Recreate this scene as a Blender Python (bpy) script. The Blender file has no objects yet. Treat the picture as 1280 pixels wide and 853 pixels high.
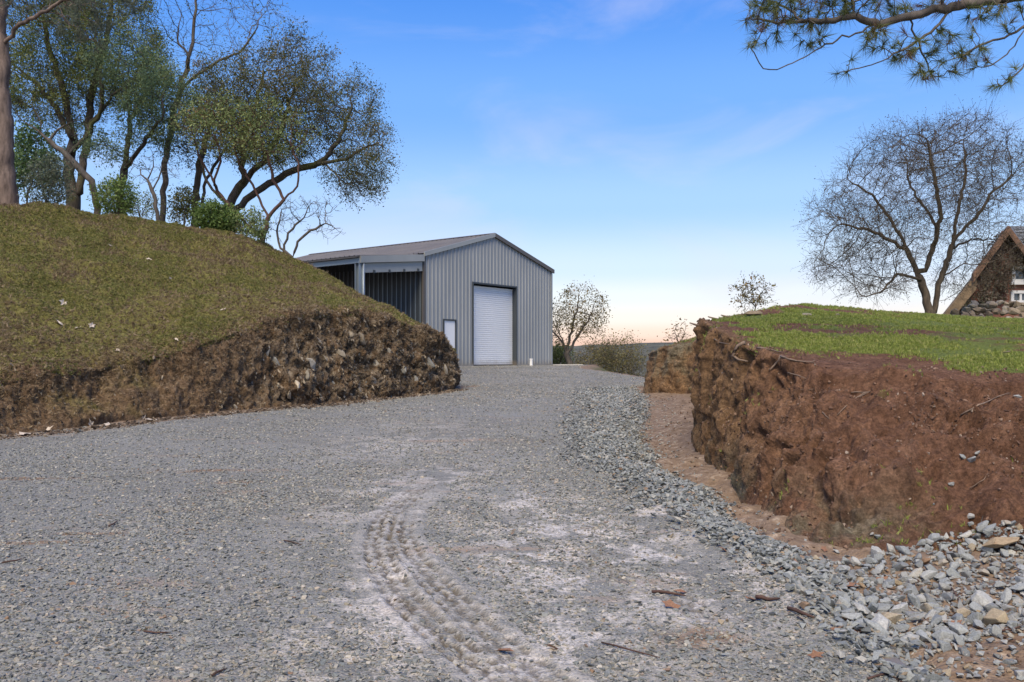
import bpy, bmesh, math, random
import numpy as np
from mathutils import Vector, Matrix, Euler
from mathutils.bvhtree import BVHTree

random.seed(7)
RNG = np.random.default_rng(11)
S = bpy.context.scene
COL = S.collection
R = math.radians
EYE = 1.6
F, HX, HY = 1100.0, 640.0, 449.0          # focal length and principal point in photograph pixels

# ------------------------------------------------------------------ camera
cam = bpy.data.cameras.new('camera')
cam.sensor_width = 36.0
cam.lens = 36.0 * F / 1280.0
cam.shift_y = (HY - 426.5) / 1280.0
cam.clip_start = 0.1
cam.clip_end = 6000
cam_ob = bpy.data.objects.new('camera', cam)
cam_ob.location = (0, 0, EYE)
cam_ob.rotation_euler = (R(90), 0, 0)
COL.objects.link(cam_ob)
S.camera = cam_ob

# ------------------------------------------------------------------ exposure, sun and sky
S.view_settings.view_transform = 'Standard'
S.view_settings.look = 'None'
S.view_settings.exposure = 0.52
S.view_settings.gamma = 1.0
S.view_settings.use_curve_mapping = False
S.cycles.max_bounces = 6
S.cycles.transparent_max_bounces = 8

SUN_EL, SUN_AZ = 52.0, -168.0               # azimuth from +Y (ahead), positive to the right
sun = bpy.data.lights.new('sun', 'SUN')
sun.energy = 3.7
sun.angle = R(34)
sun.color = (1.0, 0.85, 0.63)
sun_ob = bpy.data.objects.new('sun', sun)
sd = Vector((math.sin(R(SUN_AZ)) * math.cos(R(SUN_EL)), math.cos(R(SUN_AZ)) * math.cos(R(SUN_EL)), math.sin(R(SUN_EL))))
sun_ob.rotation_euler = (-sd).to_track_quat('-Z', 'Y').to_euler()
COL.objects.link(sun_ob)


def lin(c, k=1.0):
    return tuple((((v / 255.0) + 0.055) / 1.055) ** 2.4 * k if v > 10 else v / 255.0 / 12.92 * k for v in c) + (1.0,)


world = bpy.data.worlds.new('World')
S.world = world
world.use_nodes = True
wt = world.node_tree
wt.nodes.clear()


def wn(t, **kw):
    n = wt.nodes.new(t)
    for k, v in kw.items():
        setattr(n, k, v)
    return n


def wl(a, b):
    wt.links.new(a, b)


tc = wn('ShaderNodeTexCoord')
sx = wn('ShaderNodeSeparateXYZ')
wl(tc.outputs['Generated'], sx.inputs[0])


def sky_ramp(stops):
    r = wn('ShaderNodeValToRGB')
    r.color_ramp.interpolation = 'B_SPLINE' if False else 'EASE'
    el = r.color_ramp.elements
    while len(el) < len(stops):
        el.new(0.5)
    for e, (p, c) in zip(el, stops):
        e.position = p
        e.color = lin(c)
    return r


mr = wn('ShaderNodeMapRange')
mr.inputs['From Min'].default_value = 0.0
mr.inputs['From Max'].default_value = 0.5
wl(sx.outputs['Z'], mr.inputs['Value'])
cool = sky_ramp([(0.0, (226, 214, 212)), (0.07, (228, 226, 232)), (0.15, (212, 224, 245)), (0.30, (172, 208, 250)),
                 (0.50, (124, 177, 246)), (0.70, (88, 152, 239)), (0.85, (66, 134, 230)), (1.0, (54, 118, 216))])
warm = sky_ramp([(0.0, (222, 176, 166)), (0.034, (240, 200, 182)), (0.058, (248, 222, 206)), (0.09, (246, 238, 230)), (0.14, (231, 238, 244)), (0.20, (206, 227, 249)),
                 (0.34, (163, 203, 250)), (0.55, (115, 171, 244)), (0.8, (72, 140, 233)), (1.0, (54, 118, 216))])
wl(mr.outputs[0], cool.inputs[0])
wl(mr.outputs[0], warm.inputs[0])
# the glow of the low western sky
dt = wn('ShaderNodeVectorMath', operation='DOT_PRODUCT')
dt.inputs[1].default_value = Vector((0.14, 1.0, 0.0)).normalized()
wl(tc.outputs['Generated'], dt.inputs[0])
gl = wn('ShaderNodeMapRange')
gl.interpolation_type = 'SMOOTHSTEP'
gl.inputs['From Min'].default_value = 0.70
gl.inputs['From Max'].default_value = 0.998
wl(dt.outputs['Value'], gl.inputs['Value'])
mixs = wn('ShaderNodeMix', data_type='RGBA')
wl(gl.outputs[0], mixs.inputs['Factor'])
wl(cool.outputs[0], mixs.inputs['A'])
wl(warm.outputs[0], mixs.inputs['B'])
# thin high cloud
mp = wn('ShaderNodeMapping')
mp.inputs['Scale'].default_value = (1.2, 1.0, 3.2)
mp.inputs['Rotation'].default_value = (0, R(24), 0)
wl(tc.outputs['Generated'], mp.inputs[0])
nz = wn('ShaderNodeTexNoise')
nz.inputs['Scale'].default_value = 3.1
nz.inputs['Detail'].default_value = 6
nz.inputs['Roughness'].default_value = 0.55
nz.inputs['Distortion'].default_value = 0.6
wl(mp.outputs[0], nz.inputs['Vector'])
cr = wn('ShaderNodeMapRange')
cr.interpolation_type = 'SMOOTHSTEP'
cr.inputs['From Min'].default_value = 0.47
cr.inputs['From Max'].default_value = 0.78
cr.inputs['To Max'].default_value = 0.34
wl(nz.outputs[0], cr.inputs['Value'])
mixc = wn('ShaderNodeMix', data_type='RGBA')
mixc.inputs['B'].default_value = lin((214, 214, 240))
wl(cr.outputs[0], mixc.inputs['Factor'])
wl(mixs.outputs['Result'], mixc.inputs['A'])
bg1 = wn('ShaderNodeBackground')
bg1.inputs['Strength'].default_value = 0.75
wl(mixc.outputs['Result'], bg1.inputs['Color'])
sky = wn('ShaderNodeTexSky', sky_type='NISHITA')
sky.sun_disc = False
sky.sun_elevation = R(SUN_EL)
sky.sun_rotation = R(SUN_AZ)
bg2 = wn('ShaderNodeBackground')
bg2.inputs['Strength'].default_value = 0.010
wl(sky.outputs[0], bg2.inputs['Color'])
ad = wn('ShaderNodeAddShader')
wl(bg1.outputs[0], ad.inputs[0])
wl(bg2.outputs[0], ad.inputs[1])
wo = wn('ShaderNodeOutputWorld')
wl(ad.outputs[0], wo.inputs['Surface'])


# ------------------------------------------------------------------ small helpers
def at(px, py, d):
    """the point of the place seen at a pixel of the photograph, d metres ahead"""
    return np.array(((px - HX) / F * d, d, EYE - (py - HY) / F * d))


def tag(o, label=None, cat=None, group=None, kind=None):
    if label: o['label'] = label
    if cat: o['category'] = cat
    if group: o['group'] = group
    if kind: o['kind'] = kind
    return o


def empty(name, label, cat, loc=(0, 0, 0), rz=0.0, group=None):
    o = bpy.data.objects.new(name, None)
    o.empty_display_size = 0.2
    o.location = loc
    o.rotation_euler = (0, 0, rz)
    COL.objects.link(o)
    return tag(o, label, cat, group)


def obj(name, me, mat=None, parent=None):
    o = bpy.data.objects.new(name, me)
    if mat is not None and not me.materials:
        me.materials.append(mat)
    COL.objects.link(o)
    if parent is not None:
        o.parent = parent
    return o


def npmesh(name, V, faces, smooth=False, attrs=None, fattrs=None):
    """faces: list of integer arrays (n,3) / (n,4)"""
    me = bpy.data.meshes.new(name)
    V = np.asarray(V, np.float32)
    me.vertices.add(len(V))
    me.vertices.foreach_set('co', V.ravel())
    faces = [np.asarray(f, np.int32) for f in faces if len(f)]
    loops = np.concatenate([f.ravel() for f in faces])
    tot = np.concatenate([np.full(len(f), f.shape[1], np.int32) for f in faces])
    start = np.concatenate(([0], np.cumsum(tot)[:-1])).astype(np.int32)
    me.loops.add(len(loops))
    me.loops.foreach_set('vertex_index', loops)
    me.polygons.add(len(tot))
    me.polygons.foreach_set('loop_start', start)
    if smooth:
        me.polygons.foreach_set('use_smooth', np.ones(len(tot), bool))
    me.update(calc_edges=True)
    for k, a in (attrs or {}).items():
        at_ = me.attributes.new(k, 'FLOAT', 'POINT')
        at_.data.foreach_set('value', np.asarray(a, np.float32))
    for k, a in (fattrs or {}).items():
        at_ = me.attributes.new(k, 'FLOAT', 'FACE')
        at_.data.foreach_set('value', np.asarray(a, np.float32))
    me.validate()
    return me


class MB:
    """collects simple solids for ONE mesh"""
    def __init__(self):
        self.v, self.f = [], []

    def add(self, V, Fc):
        b = len(self.v)
        self.v += [tuple(p) for p in V]
        self.f += [tuple(b + i for i in f) for f in Fc]

    def box(self, x0, x1, y0, y1, z0, z1):
        self.add([(x0, y0, z0), (x1, y0, z0), (x1, y1, z0), (x0, y1, z0), (x0, y0, z1), (x1, y0, z1), (x1, y1, z1), (x0, y1, z1)],
                 [(0, 3, 2, 1), (4, 5, 6, 7), (0, 1, 5, 4), (1, 2, 6, 5), (2, 3, 7, 6), (3, 0, 4, 7)])

    def prism(self, A, B):
        """solid between two polygons with the same number of corners"""
        n = len(A)
        self.add(list(A) + list(B), [tuple(range(n))[::-1], tuple(range(n, 2 * n))] + [(i, (i + 1) % n, n + (i + 1) % n, n + i) for i in range(n)])

    def tube(self, pts, rads, k=6):
        pts = [Vector(p) for p in pts]
        b = len(self.v)
        for i, p in enumerate(pts):
            d = (pts[min(i + 1, len(pts) - 1)] - pts[max(i - 1, 0)]).normalized()
            ref = Vector((0, 0, 1)) if abs(d.z) < 0.9 else Vector((1, 0, 0))
            a = d.cross(ref).normalized()
            c = d.cross(a)
            r = rads[i] if hasattr(rads, '__len__') else rads
            for j in range(k):
                t = 2 * math.pi * j / k
                self.v.append(tuple(p + (a * math.cos(t) + c * math.sin(t)) * r))
        for i in range(len(pts) - 1):
            for j in range(k):
                self.f.append((b + i * k + j, b + i * k + (j + 1) % k, b + (i + 1) * k + (j + 1) % k, b + (i + 1) * k + j))
        self.f.append(tuple(b + j for j in range(k))[::-1])
        self.f.append(tuple(b + (len(pts) - 1) * k + j for j in range(k)))

    def mesh(self, name, bevel=0.0, smooth=False):
        me = bpy.data.meshes.new(name)
        me.from_pydata(self.v, [], self.f)
        bm = bmesh.new()
        bm.from_mesh(me)
        bmesh.ops.recalc_face_normals(bm, faces=bm.faces)
        if bevel:
            bmesh.ops.bevel(bm, geom=bm.edges[:], offset=bevel, segments=1, affect='EDGES')
        bm.to_mesh(me)
        bm.free()
        if smooth:
            for p in me.polygons: p.use_smooth = True
        return me


def _h(ix, iy, iz, seed):
    h = (ix.astype(np.uint32) * np.uint32(374761393)) ^ (iy.astype(np.uint32) * np.uint32(668265263)) ^ (iz.astype(np.uint32) * np.uint32(2147483647 - 3)) ^ np.uint32((seed * 974711 + 13) & 0xffffffff)
    h = (h ^ (h >> np.uint32(13))) * np.uint32(1274126177)
    h = (h ^ (h >> np.uint32(16))) * np.uint32(2246822519)
    h = h ^ (h >> np.uint32(15))
    return h.astype(np.float64) / 4294967295.0 * 2 - 1


def vnoise(P, seed=0):
    P = np.asarray(P, float)
    I = np.floor(P).astype(np.int64)
    f = P - I
    f = f * f * f * (f * (f * 6 - 15) + 10)
    out = 0
    for dx in (0, 1):
        for dy in (0, 1):
            for dz in (0, 1):
                w = (f[:, 0] if dx else 1 - f[:, 0]) * (f[:, 1] if dy else 1 - f[:, 1]) * (f[:, 2] if dz else 1 - f[:, 2])
                out = out + w * _h(I[:, 0] + dx, I[:, 1] + dy, I[:, 2] + dz, seed)
    return out


def fbm(P, octv=4, gain=0.5, seed=0):
    P = np.asarray(P, float)
    a, s, out = 1.0, 1.0, 0.0
    for o in range(octv):
        out = out + a * vnoise(P * s + o * 17.3, seed + o)
        a *= gain
        s *= 2.03
    return out


def sstep(a, b, x):
    t = np.clip((x - a) / (b - a), 0, 1)
    return t * t * (3 - 2 * t)


def P3(x, y, z=None):
    return np.stack([x, y, np.zeros_like(x) if z is None else z], 1)


# ------------------------------------------------------------------ materials
def new_mat(name):
    m = bpy.data.materials.new(name)
    m.use_nodes = True
    nt = m.node_tree
    b = nt.nodes['Principled BSDF']
    return m, nt, b


class NT:
    def __init__(self, nt):
        self.nt = nt
        self.tc = nt.nodes.new('ShaderNodeTexCoord')

    def n(self, t, **kw):
        x = self.nt.nodes.new(t)
        for k, v in kw.items(): setattr(x, k, v)
        return x

    def l(self, a, b): self.nt.links.new(a, b)

    def noise(self, scale, detail=4, rough=0.55, src='Object', stretch=None, dist=0.0):
        x = self.n('ShaderNodeTexNoise')
        x.inputs['Scale'].default_value = scale
        x.inputs['Detail'].default_value = detail
        x.inputs['Roughness'].default_value = rough
        x.inputs['Distortion'].default_value = dist
        v = self.tc.outputs[src]
        if stretch:
            m = self.n('ShaderNodeMapping')
            m.inputs['Scale'].default_value = stretch
            self.l(v, m.inputs[0])
            v = m.outputs[0]
        self.l(v, x.inputs['Vector'])
        return x.outputs[0]

    def voro(self, scale, out='Distance', feature='F1', stretch=None, rnd=1.0):
        x = self.n('ShaderNodeTexVoronoi', feature=feature)
        x.inputs['Scale'].default_value = scale
        x.inputs['Randomness'].default_value = rnd
        v = self.tc.outputs['Object']
        if stretch:
            m = self.n('ShaderNodeMapping')
            m.inputs['Scale'].default_value = stretch
            self.l(v, m.inputs[0])
            v = m.outputs[0]
        self.l(v, x.inputs['Vector'])
        return x.outputs[out]

    def attr(self, name, typ='GEOMETRY'):
        x = self.n('ShaderNodeAttribute', attribute_type=typ)
        x.attribute_name = name
        return x.outputs['Fac']

    def ramp(self, fac, stops, interp='LINEAR'):
        r = self.n('ShaderNodeValToRGB')
        r.color_ramp.interpolation = interp
        el = r.color_ramp.elements
        while len(el) < len(stops): el.new(0.5)
        for e, (p, c) in zip(el, stops):
            e.position = p
            e.color = tuple(c) + (1,) if len(c) == 3 else c
        self.l(fac, r.inputs[0])
        return r.outputs[0]

    def range(self, v, a, b, c=0.0, d=1.0, smooth=True):
        x = self.n('ShaderNodeMapRange')
        if smooth: x.interpolation_type = 'SMOOTHSTEP'
        for k, val in zip(('From Min', 'From Max', 'To Min', 'To Max'), (a, b, c, d)): x.inputs[k].default_value = val
        self.l(v, x.inputs['Value'])
        return x.outputs[0]

    def mix(self, fac, a, b, blend='MIX'):
        x = self.n('ShaderNodeMix', data_type='RGBA', blend_type=blend)
        for s, v in (('Factor', fac), ('A', a), ('B', b)):
            if hasattr(v, 'links'): self.l(v, x.inputs[s])
            elif s == 'Factor': x.inputs[s].default_value = v
            else: x.inputs[s].default_value = tuple(v) + (1,) if len(v) == 3 else v
        return x.outputs['Result']

    def math(self, op, a, b=0.0):
        x = self.n('ShaderNodeMath', operation=op)
        for i, v in enumerate((a, b)):
            if hasattr(v, 'links'): self.l(v, x.inputs[i])
            else: x.inputs[i].default_value = v
        return x.outputs[0]

    def bump(self, h, strength, dist, normal=None):
        x = self.n('ShaderNodeBump')
        x.inputs['Strength'].default_value = strength
        x.inputs['Distance'].default_value = dist
        self.l(h, x.inputs['Height'])
        if normal is not None: self.l(normal, x.inputs['Normal'])
        return x.outputs[0]


def simple_mat(name, col, rough=0.6, metal=0.0, var=0.12, scale=6.0, bump=0.0, bdist=0.004, spec=0.5):
    m, nt, b = new_mat(name)
    N = NT(nt)
    nz = N.noise(scale, 5)
    c0 = tuple(v * (1 - var) for v in col)
    c1 = tuple(min(1, v * (1 + var)) for v in col)
    N.l(N.ramp(nz, [(0.3, c0), (0.7, c1)]), b.inputs['Base Color'])
    b.inputs['Roughness'].default_value = rough
    b.inputs['Metallic'].default_value = metal
    b.inputs['Specular IOR Level'].default_value = spec
    if bump:
        N.l(N.bump(N.noise(scale * 8, 4), bump, bdist), b.inputs['Normal'])
    return m


def leaf_mat(name, cols, trans=0.35, rough=0.55):
    """cols: ramp over the per-leaf attribute rnd"""
    m, nt, b = new_mat(name)
    N = NT(nt)
    n = len(cols)
    c = N.ramp(N.attr('rnd'), [(i / max(1, n - 1), k) for i, k in enumerate(cols)])
    N.l(c, b.inputs['Base Color'])
    b.inputs['Roughness'].default_value = rough
    b.inputs['Specular IOR Level'].default_value = 0.3
    t = N.n('ShaderNodeBsdfTranslucent')
    N.l(c, t.inputs['Color'])
    mx = N.n('ShaderNodeMixShader')
    mx.inputs[0].default_value = trans
    N.l(b.outputs[0], mx.inputs[1])
    N.l(t.outputs[0], mx.inputs[2])
    N.l(mx.outputs[0], nt.nodes['Material Output'].inputs['Surface'])
    return m


def bark_mat(name, c0, c1, moss=None, scale=9.0):
    m, nt, b = new_mat(name)
    N = NT(nt)
    h = N.noise(scale, 6, 0.65, stretch=(1, 1, 0.25))
    c = N.ramp(h, [(0.32, c0), (0.66, c1)])
    if moss:
        f = N.range(N.noise(1.3, 3), 0.5, 0.66)
        c = N.mix(f, c, moss)
    N.l(c, b.inputs['Base Color'])
    b.inputs['Roughness'].default_value = 0.9
    N.l(N.bump(h, 0.8, 0.03), b.inputs['Normal'])
    return m


def stone_mat(name, stops, rough=0.75):
    m, nt, b = new_mat(name)
    N = NT(nt)
    oi = N.n('ShaderNodeObjectInfo')
    c = N.ramp(oi.outputs['Random'], stops, 'LINEAR')
    f = N.noise(14, 5, 0.6)
    c = N.mix(1.0, c, N.ramp(f, [(0.3, (0.62, 0.6, 0.58)), (0.65, (1.12, 1.12, 1.12))]), 'MULTIPLY')
    # iron stain on some stones
    st = N.math('MULTIPLY', N.range(N.noise(7, 3), 0.56, 0.7), N.range(oi.outputs['Random'], 0.35, 0.9, 0.0, 0.55))
    c = N.mix(st, c, (0.24, 0.14, 0.07))
    N.l(c, b.inputs['Base Color'])
    b.inputs['Roughness'].default_value = rough
    N.l(N.bump(N.noise(30, 5, 0.65), 0.5, 0.012), b.inputs['Normal'])
    return m


M = {}
M['pebble'] = stone_mat('gravel_stone', [(0.0, (0.073, 0.079, 0.075)), (0.2, (0.184, 0.197, 0.186)), (0.42, (0.315, 0.322, 0.288)), (0.6, (0.184, 0.206, 0.194)),
                                          (0.75, (0.407, 0.394, 0.332)), (0.88, (0.276, 0.251, 0.184)), (0.95, (0.553, 0.522, 0.433)), (1.0, (0.263, 0.167, 0.097))], 0.6)
M['rock'] = stone_mat('grey_rock', [(0.0, (0.205, 0.222, 0.218)), (0.22, (0.34, 0.36, 0.345)), (0.42, (0.25, 0.272, 0.265)), (0.58, (0.45, 0.455, 0.42)),
                                    (0.74, (0.155, 0.172, 0.175)), (0.88, (0.39, 0.39, 0.35)), (0.96, (0.36, 0.29, 0.18)), (1.0, (0.25, 0.135, 0.065))], 0.7)
M['edge_stone'] = stone_mat('blue_grey_stone', [(0.0, (0.094, 0.104, 0.101)), (0.25, (0.213, 0.232, 0.224)), (0.5, (0.306, 0.329, 0.313)), (0.7, (0.163, 0.183, 0.183)), (0.88, (0.425, 0.433, 0.395)), (0.97, (0.312, 0.262, 0.183)), (1.0, (0.250, 0.159, 0.094))], 0.6)
M['bank_rock'] = stone_mat('bank_rock', [(0.0, (0.26, 0.22, 0.16)), (0.5, (0.40, 0.35, 0.26)), (0.8, (0.20, 0.215, 0.21)), (1.0, (0.52, 0.46, 0.35))], 0.85)
M['rubble'] = stone_mat('rubble_stone', [(0.0, (0.200, 0.157, 0.106)), (0.4, (0.300, 0.235, 0.158)), (0.7, (0.240, 0.216, 0.167)), (1.0, (0.400, 0.353, 0.264))], 0.85)


# ground ------------------------------------------------------------
def ground_mat():
    m, nt, b = new_mat('gravel_ground')
    N = NT(nt)
    # stones pressed into fine grit
    vc = N.voro(58, 'Color')
    sp = N.n('ShaderNodeSeparateColor')
    N.l(vc, sp.inputs[0])
    stones = N.ramp(sp.outputs[0], [(0.0, (0.080, 0.088, 0.092)), (0.25, (0.168, 0.180, 0.180)), (0.5, (0.232, 0.244, 0.240)), (0.7, (0.144, 0.164, 0.172)),
                                    (0.85, (0.288, 0.280, 0.252)), (1.0, (0.352, 0.344, 0.320))])
    vd = N.voro(58, 'Distance')
    gap = N.range(vd, 0.28, 0.62)
    fine = N.ramp(N.noise(190, 3, 0.7), [(0.35, (0.136, 0.136, 0.124)), (0.65, (0.272, 0.268, 0.248))])
    gravel = N.mix(gap, stones, fine)
    big = N.ramp(N.noise(0.55, 5, 0.6), [(0.35, (0.86, 0.85, 0.82)), (0.65, (1.1, 1.11, 1.12))])
    gravel = N.mix(1.0, gravel, big, 'MULTIPLY')
    # pale clay mud pressed between the stones
    patch = N.noise(2.9, 6, 0.68)
    mudf = N.math('MULTIPLY', N.attr('mud'), N.range(patch, 0.45, 0.56))
    speck = N.range(N.noise(46, 3, 0.6), 0.36, 0.62)
    mudf = N.math('MULTIPLY', mudf, N.range(speck, 0.0, 1.0, 0.35, 1.0))
    mudf = N.math('MAXIMUM', mudf, N.math('MULTIPLY', N.attr('trk'), N.range(N.noise(6, 6, 0.75), 0.40, 0.62, 0.0, 0.62)))
    mud = N.ramp(N.noise(26, 5, 0.6), [(0.3, (0.46, 0.41, 0.335)), (0.7, (0.78, 0.715, 0.61))])
    c = N.mix(mudf, gravel, mud)
    # dirt at the margins
    dirtf = N.range(N.math('ADD', N.attr('dirt'), N.math('MULTIPLY', N.math('SUBTRACT', N.noise(5, 5, 0.65), 0.5), 0.9)), 0.35, 0.72)
    dirt = N.ramp(N.noise(9, 6, 0.65), [(0.3, (0.12, 0.082, 0.052)), (0.55, (0.225, 0.163, 0.112)), (0.74, (0.44, 0.365, 0.28))])
    c = N.mix(dirtf, c, dirt)
    # stray reddish soil on the driveway
    sf = N.math('MULTIPLY', N.range(N.noise(1.1, 5, 0.6, stretch=(0.6, 2.2, 1)), 0.57, 0.72), 0.55)
    c = N.mix(sf, c, (0.33, 0.235, 0.165))
    # rough ground beyond the pad
    ff = N.attr('wild')
    wild = N.ramp(N.noise(0.35, 6, 0.65), [(0.35, (0.075, 0.085, 0.03)), (0.6, (0.15, 0.13, 0.065))])
    c = N.mix(ff, c, wild)
    rutf = N.attr('rut')
    c = N.mix(N.math('MULTIPLY', rutf, 0.95), c, N.ramp(N.noise(40, 4, 0.7), [(0.3, (0.06, 0.05, 0.034)), (0.7, (0.15, 0.128, 0.09))]))  # tread pits darkened: wet soil and the pits' shade, both in the colour
    N.l(c, b.inputs['Base Color'])
    c = N.mix(1.0, c, (0.71, 0.69, 0.54), 'MULTIPLY')
    wet = N.math('MULTIPLY', mudf, N.range(N.noise(1.8, 4, 0.6), 0.38, 0.6, 0.42, 0.64))
    r = N.math('SUBTRACT', 0.80, wet)
    N.l(r, b.inputs['Roughness'])
    N.l(N.range(mudf, 0.1, 0.8, 0.2, 0.9), b.inputs['Specular IOR Level'])
    h = N.math('SUBTRACT', 1.0, vd)
    hh = N.math('MULTIPLY', h, N.math('SUBTRACT', 1.0, N.math('MULTIPLY', mudf, 0.85)))
    b1 = N.bump(hh, 0.9, 0.012)
    b2 = N.bump(N.noise(85, 4, 0.65), 0.5, 0.008, b1)
    N.l(b2, b.inputs['Normal'])
    return m


M['ground'] = ground_mat()


def right_bank_mat():
    m, nt, b = new_mat('red_earth')
    N = NT(nt)
    streak = N.noise(3.6, 8, 0.72, stretch=(1.2, 1.2, 0.55))
    c = N.ramp(streak, [(0.28, (0.119, 0.049, 0.028)), (0.5, (0.224, 0.097, 0.058)), (0.70, (0.341, 0.165, 0.102))])
    # red towards the right hand slope, ochre on the upright cut
    c = N.mix(N.attr('ochre'), c, N.ramp(streak, [(0.28, (0.131, 0.070, 0.034)), (0.5, (0.271, 0.144, 0.070)), (0.72, (0.473, 0.263, 0.128))]))
    low = N.math('MULTIPLY', N.attr('low'), N.range(N.noise(1.4, 5, 0.6), 0.40, 0.62))
    c = N.mix(low, c, N.ramp(N.noise(7, 6, 0.7), [(0.3, (0.115, 0.089, 0.054)), (0.6, (0.270, 0.230, 0.155)), (0.75, (0.405, 0.365, 0.270))]))
    clods = N.range(N.noise(26, 6, 0.75), 0.36, 0.66, 0.6, 1.3)
    cm = N.n('ShaderNodeCombineColor')
    for i in range(3): N.l(clods, cm.inputs[i])
    c = N.mix(1.0, c, cm.outputs[0], 'MULTIPLY')
    gr = N.range(N.math('ADD', N.attr('grass'), N.math('MULTIPLY', N.math('SUBTRACT', N.noise(2.2, 6, 0.65), 0.5), 1.1)), 0.38, 0.62)
    gcol = N.ramp(N.noise(30, 4, 0.7), [(0.3, (0.105, 0.13, 0.028)), (0.55, (0.185, 0.235, 0.055)), (0.75, (0.28, 0.30, 0.10))])
    bare = N.range(N.noise(1.1, 6, 0.72), 0.54, 0.66)
    gcol = N.mix(N.math('MULTIPLY', bare, 0.9), gcol, N.ramp(N.noise(24, 4, 0.7), [(0.3, (0.11, 0.075, 0.038)), (0.7, (0.23, 0.165, 0.085))]))
    hs = N.n('ShaderNodeHueSaturation'); hs.inputs['Saturation'].default_value = 0.92; hs.inputs['Value'].default_value = 0.95; hs.inputs['Hue'].default_value = 0.512
    N.l(c, hs.inputs['Color'])
    c = hs.outputs[0]
    c = N.mix(gr, c, gcol)
    N.l(c, b.inputs['Base Color'])
    b.inputs['Roughness'].default_value = 0.95
    b.inputs['Specular IOR Level'].default_value = 0.2
    b1 = N.bump(N.noise(9, 8, 0.76), 1.0, 0.12)
    b2 = N.bump(N.noise(55, 5, 0.75), 0.9, 0.022, b1)
    N.l(b2, b.inputs['Normal'])
    return m


M['red_earth'] = right_bank_mat()


def left_bank_mat():
    m, nt, b = new_mat('mossy_hillside')
    N = NT(nt)
    big = N.noise(0.8, 6, 0.66)
    tuft = N.noise(11, 6, 0.72)
    green = N.ramp(tuft, [(0.3, (0.100, 0.092, 0.027)), (0.5, (0.210, 0.195, 0.057)), (0.7, (0.350, 0.312, 0.114))])
    soil = N.ramp(tuft, [(0.3, (0.088, 0.056, 0.030)), (0.5, (0.204, 0.134, 0.077)), (0.7, (0.383, 0.273, 0.167))])
    f = N.range(N.math('ADD', N.math('MULTIPLY', N.attr('grass'), 0.36), N.math('SUBTRACT', big, 0.33)), 0.27, 0.62)
    c = N.mix(f, soil, green)
    c = N.mix(N.range(N.noise(1.5, 6, 0.72, stretch=(1, 0.6, 1)), 0.52, 0.66, 0, 0.8), c, N.ramp(tuft, [(0.3, (0.07, 0.046, 0.027)), (0.7, (0.19, 0.135, 0.085))]))
    # exposed rock in the cut
    rk = N.math('MULTIPLY', N.attr('rocky'), N.range(N.noise(1.9, 6, 0.7, stretch=(1, 1, 0.7)), 0.40, 0.54))
    st = N.noise(5.5, 7, 0.72, stretch=(1.6, 1.6, 0.6), dist=0.8)
    rock = N.ramp(st, [(0.30, (0.060, 0.046, 0.032)), (0.48, (0.190, 0.144, 0.100)), (0.60, (0.340, 0.280, 0.200)), (0.70, (0.680, 0.580, 0.440)), (0.80, (0.260, 0.260, 0.240))])
    c = N.mix(rk, c, rock)
    # dead needles along the crest under the trees
    c = N.mix(N.math('MULTIPLY', N.attr('litter'), N.range(N.noise(2.5, 5, 0.7), 0.35, 0.6)), c, N.ramp(tuft, [(0.3, (0.11, 0.05, 0.028)), (0.7, (0.28, 0.155, 0.1))]))
    N.l(c, b.inputs['Base Color'])
    b.inputs['Roughness'].default_value = 0.95
    b.inputs['Specular IOR Level'].default_value = 0.2
    b1 = N.bump(N.noise(5, 8, 0.78), 1.0, 0.2)
    b2 = N.bump(N.noise(30, 5, 0.75), 0.9, 0.05, b1)
    N.l(b2, b.inputs['Normal'])
    return m


M['hillside'] = left_bank_mat()
M['wood_far'] = simple_mat('far_woodland', (0.085, 0.085, 0.06), 0.95, 0, 0.5, 0.08, 0.8, 2.0)


def metal_mat(name, col, rough=0.42, metal=0.25, dirt=0.10):
    m, nt, b = new_mat(name)
    N = NT(nt)
    nz = N.noise(0.9, 6, 0.6, stretch=(1, 1, 0.35))
    nf = N.noise(24, 3, 0.6)
    c0 = tuple(v * (1 - dirt) for v in col)
    c1 = tuple(min(1, v * (1 + dirt)) for v in col)
    c = N.ramp(nz, [(0.3, c0), (0.7, c1)])
    c = N.mix(N.range(nf, 0.5, 0.75, 0, 0.12), c, tuple(v * 0.7 for v in col))
    sz = N.n('ShaderNodeSeparateXYZ'); N.l(N.tc.outputs['Object'], sz.inputs[0])
    spl = N.math('MULTIPLY', N.range(N.math('ADD', sz.outputs['Z'], N.math('MULTIPLY', N.noise(3.0, 5, 0.7), 0.5)), 0.62, 0.22), 0.55)
    c = N.mix(spl, c, (0.22, 0.18, 0.135))
    N.l(c, b.inputs['Base Color'])
    N.l(N.range(nz, 0.2, 0.8, rough - 0.06, rough + 0.1), b.inputs['Roughness'])
    b.inputs['Metallic'].default_value = metal
    return m


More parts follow.
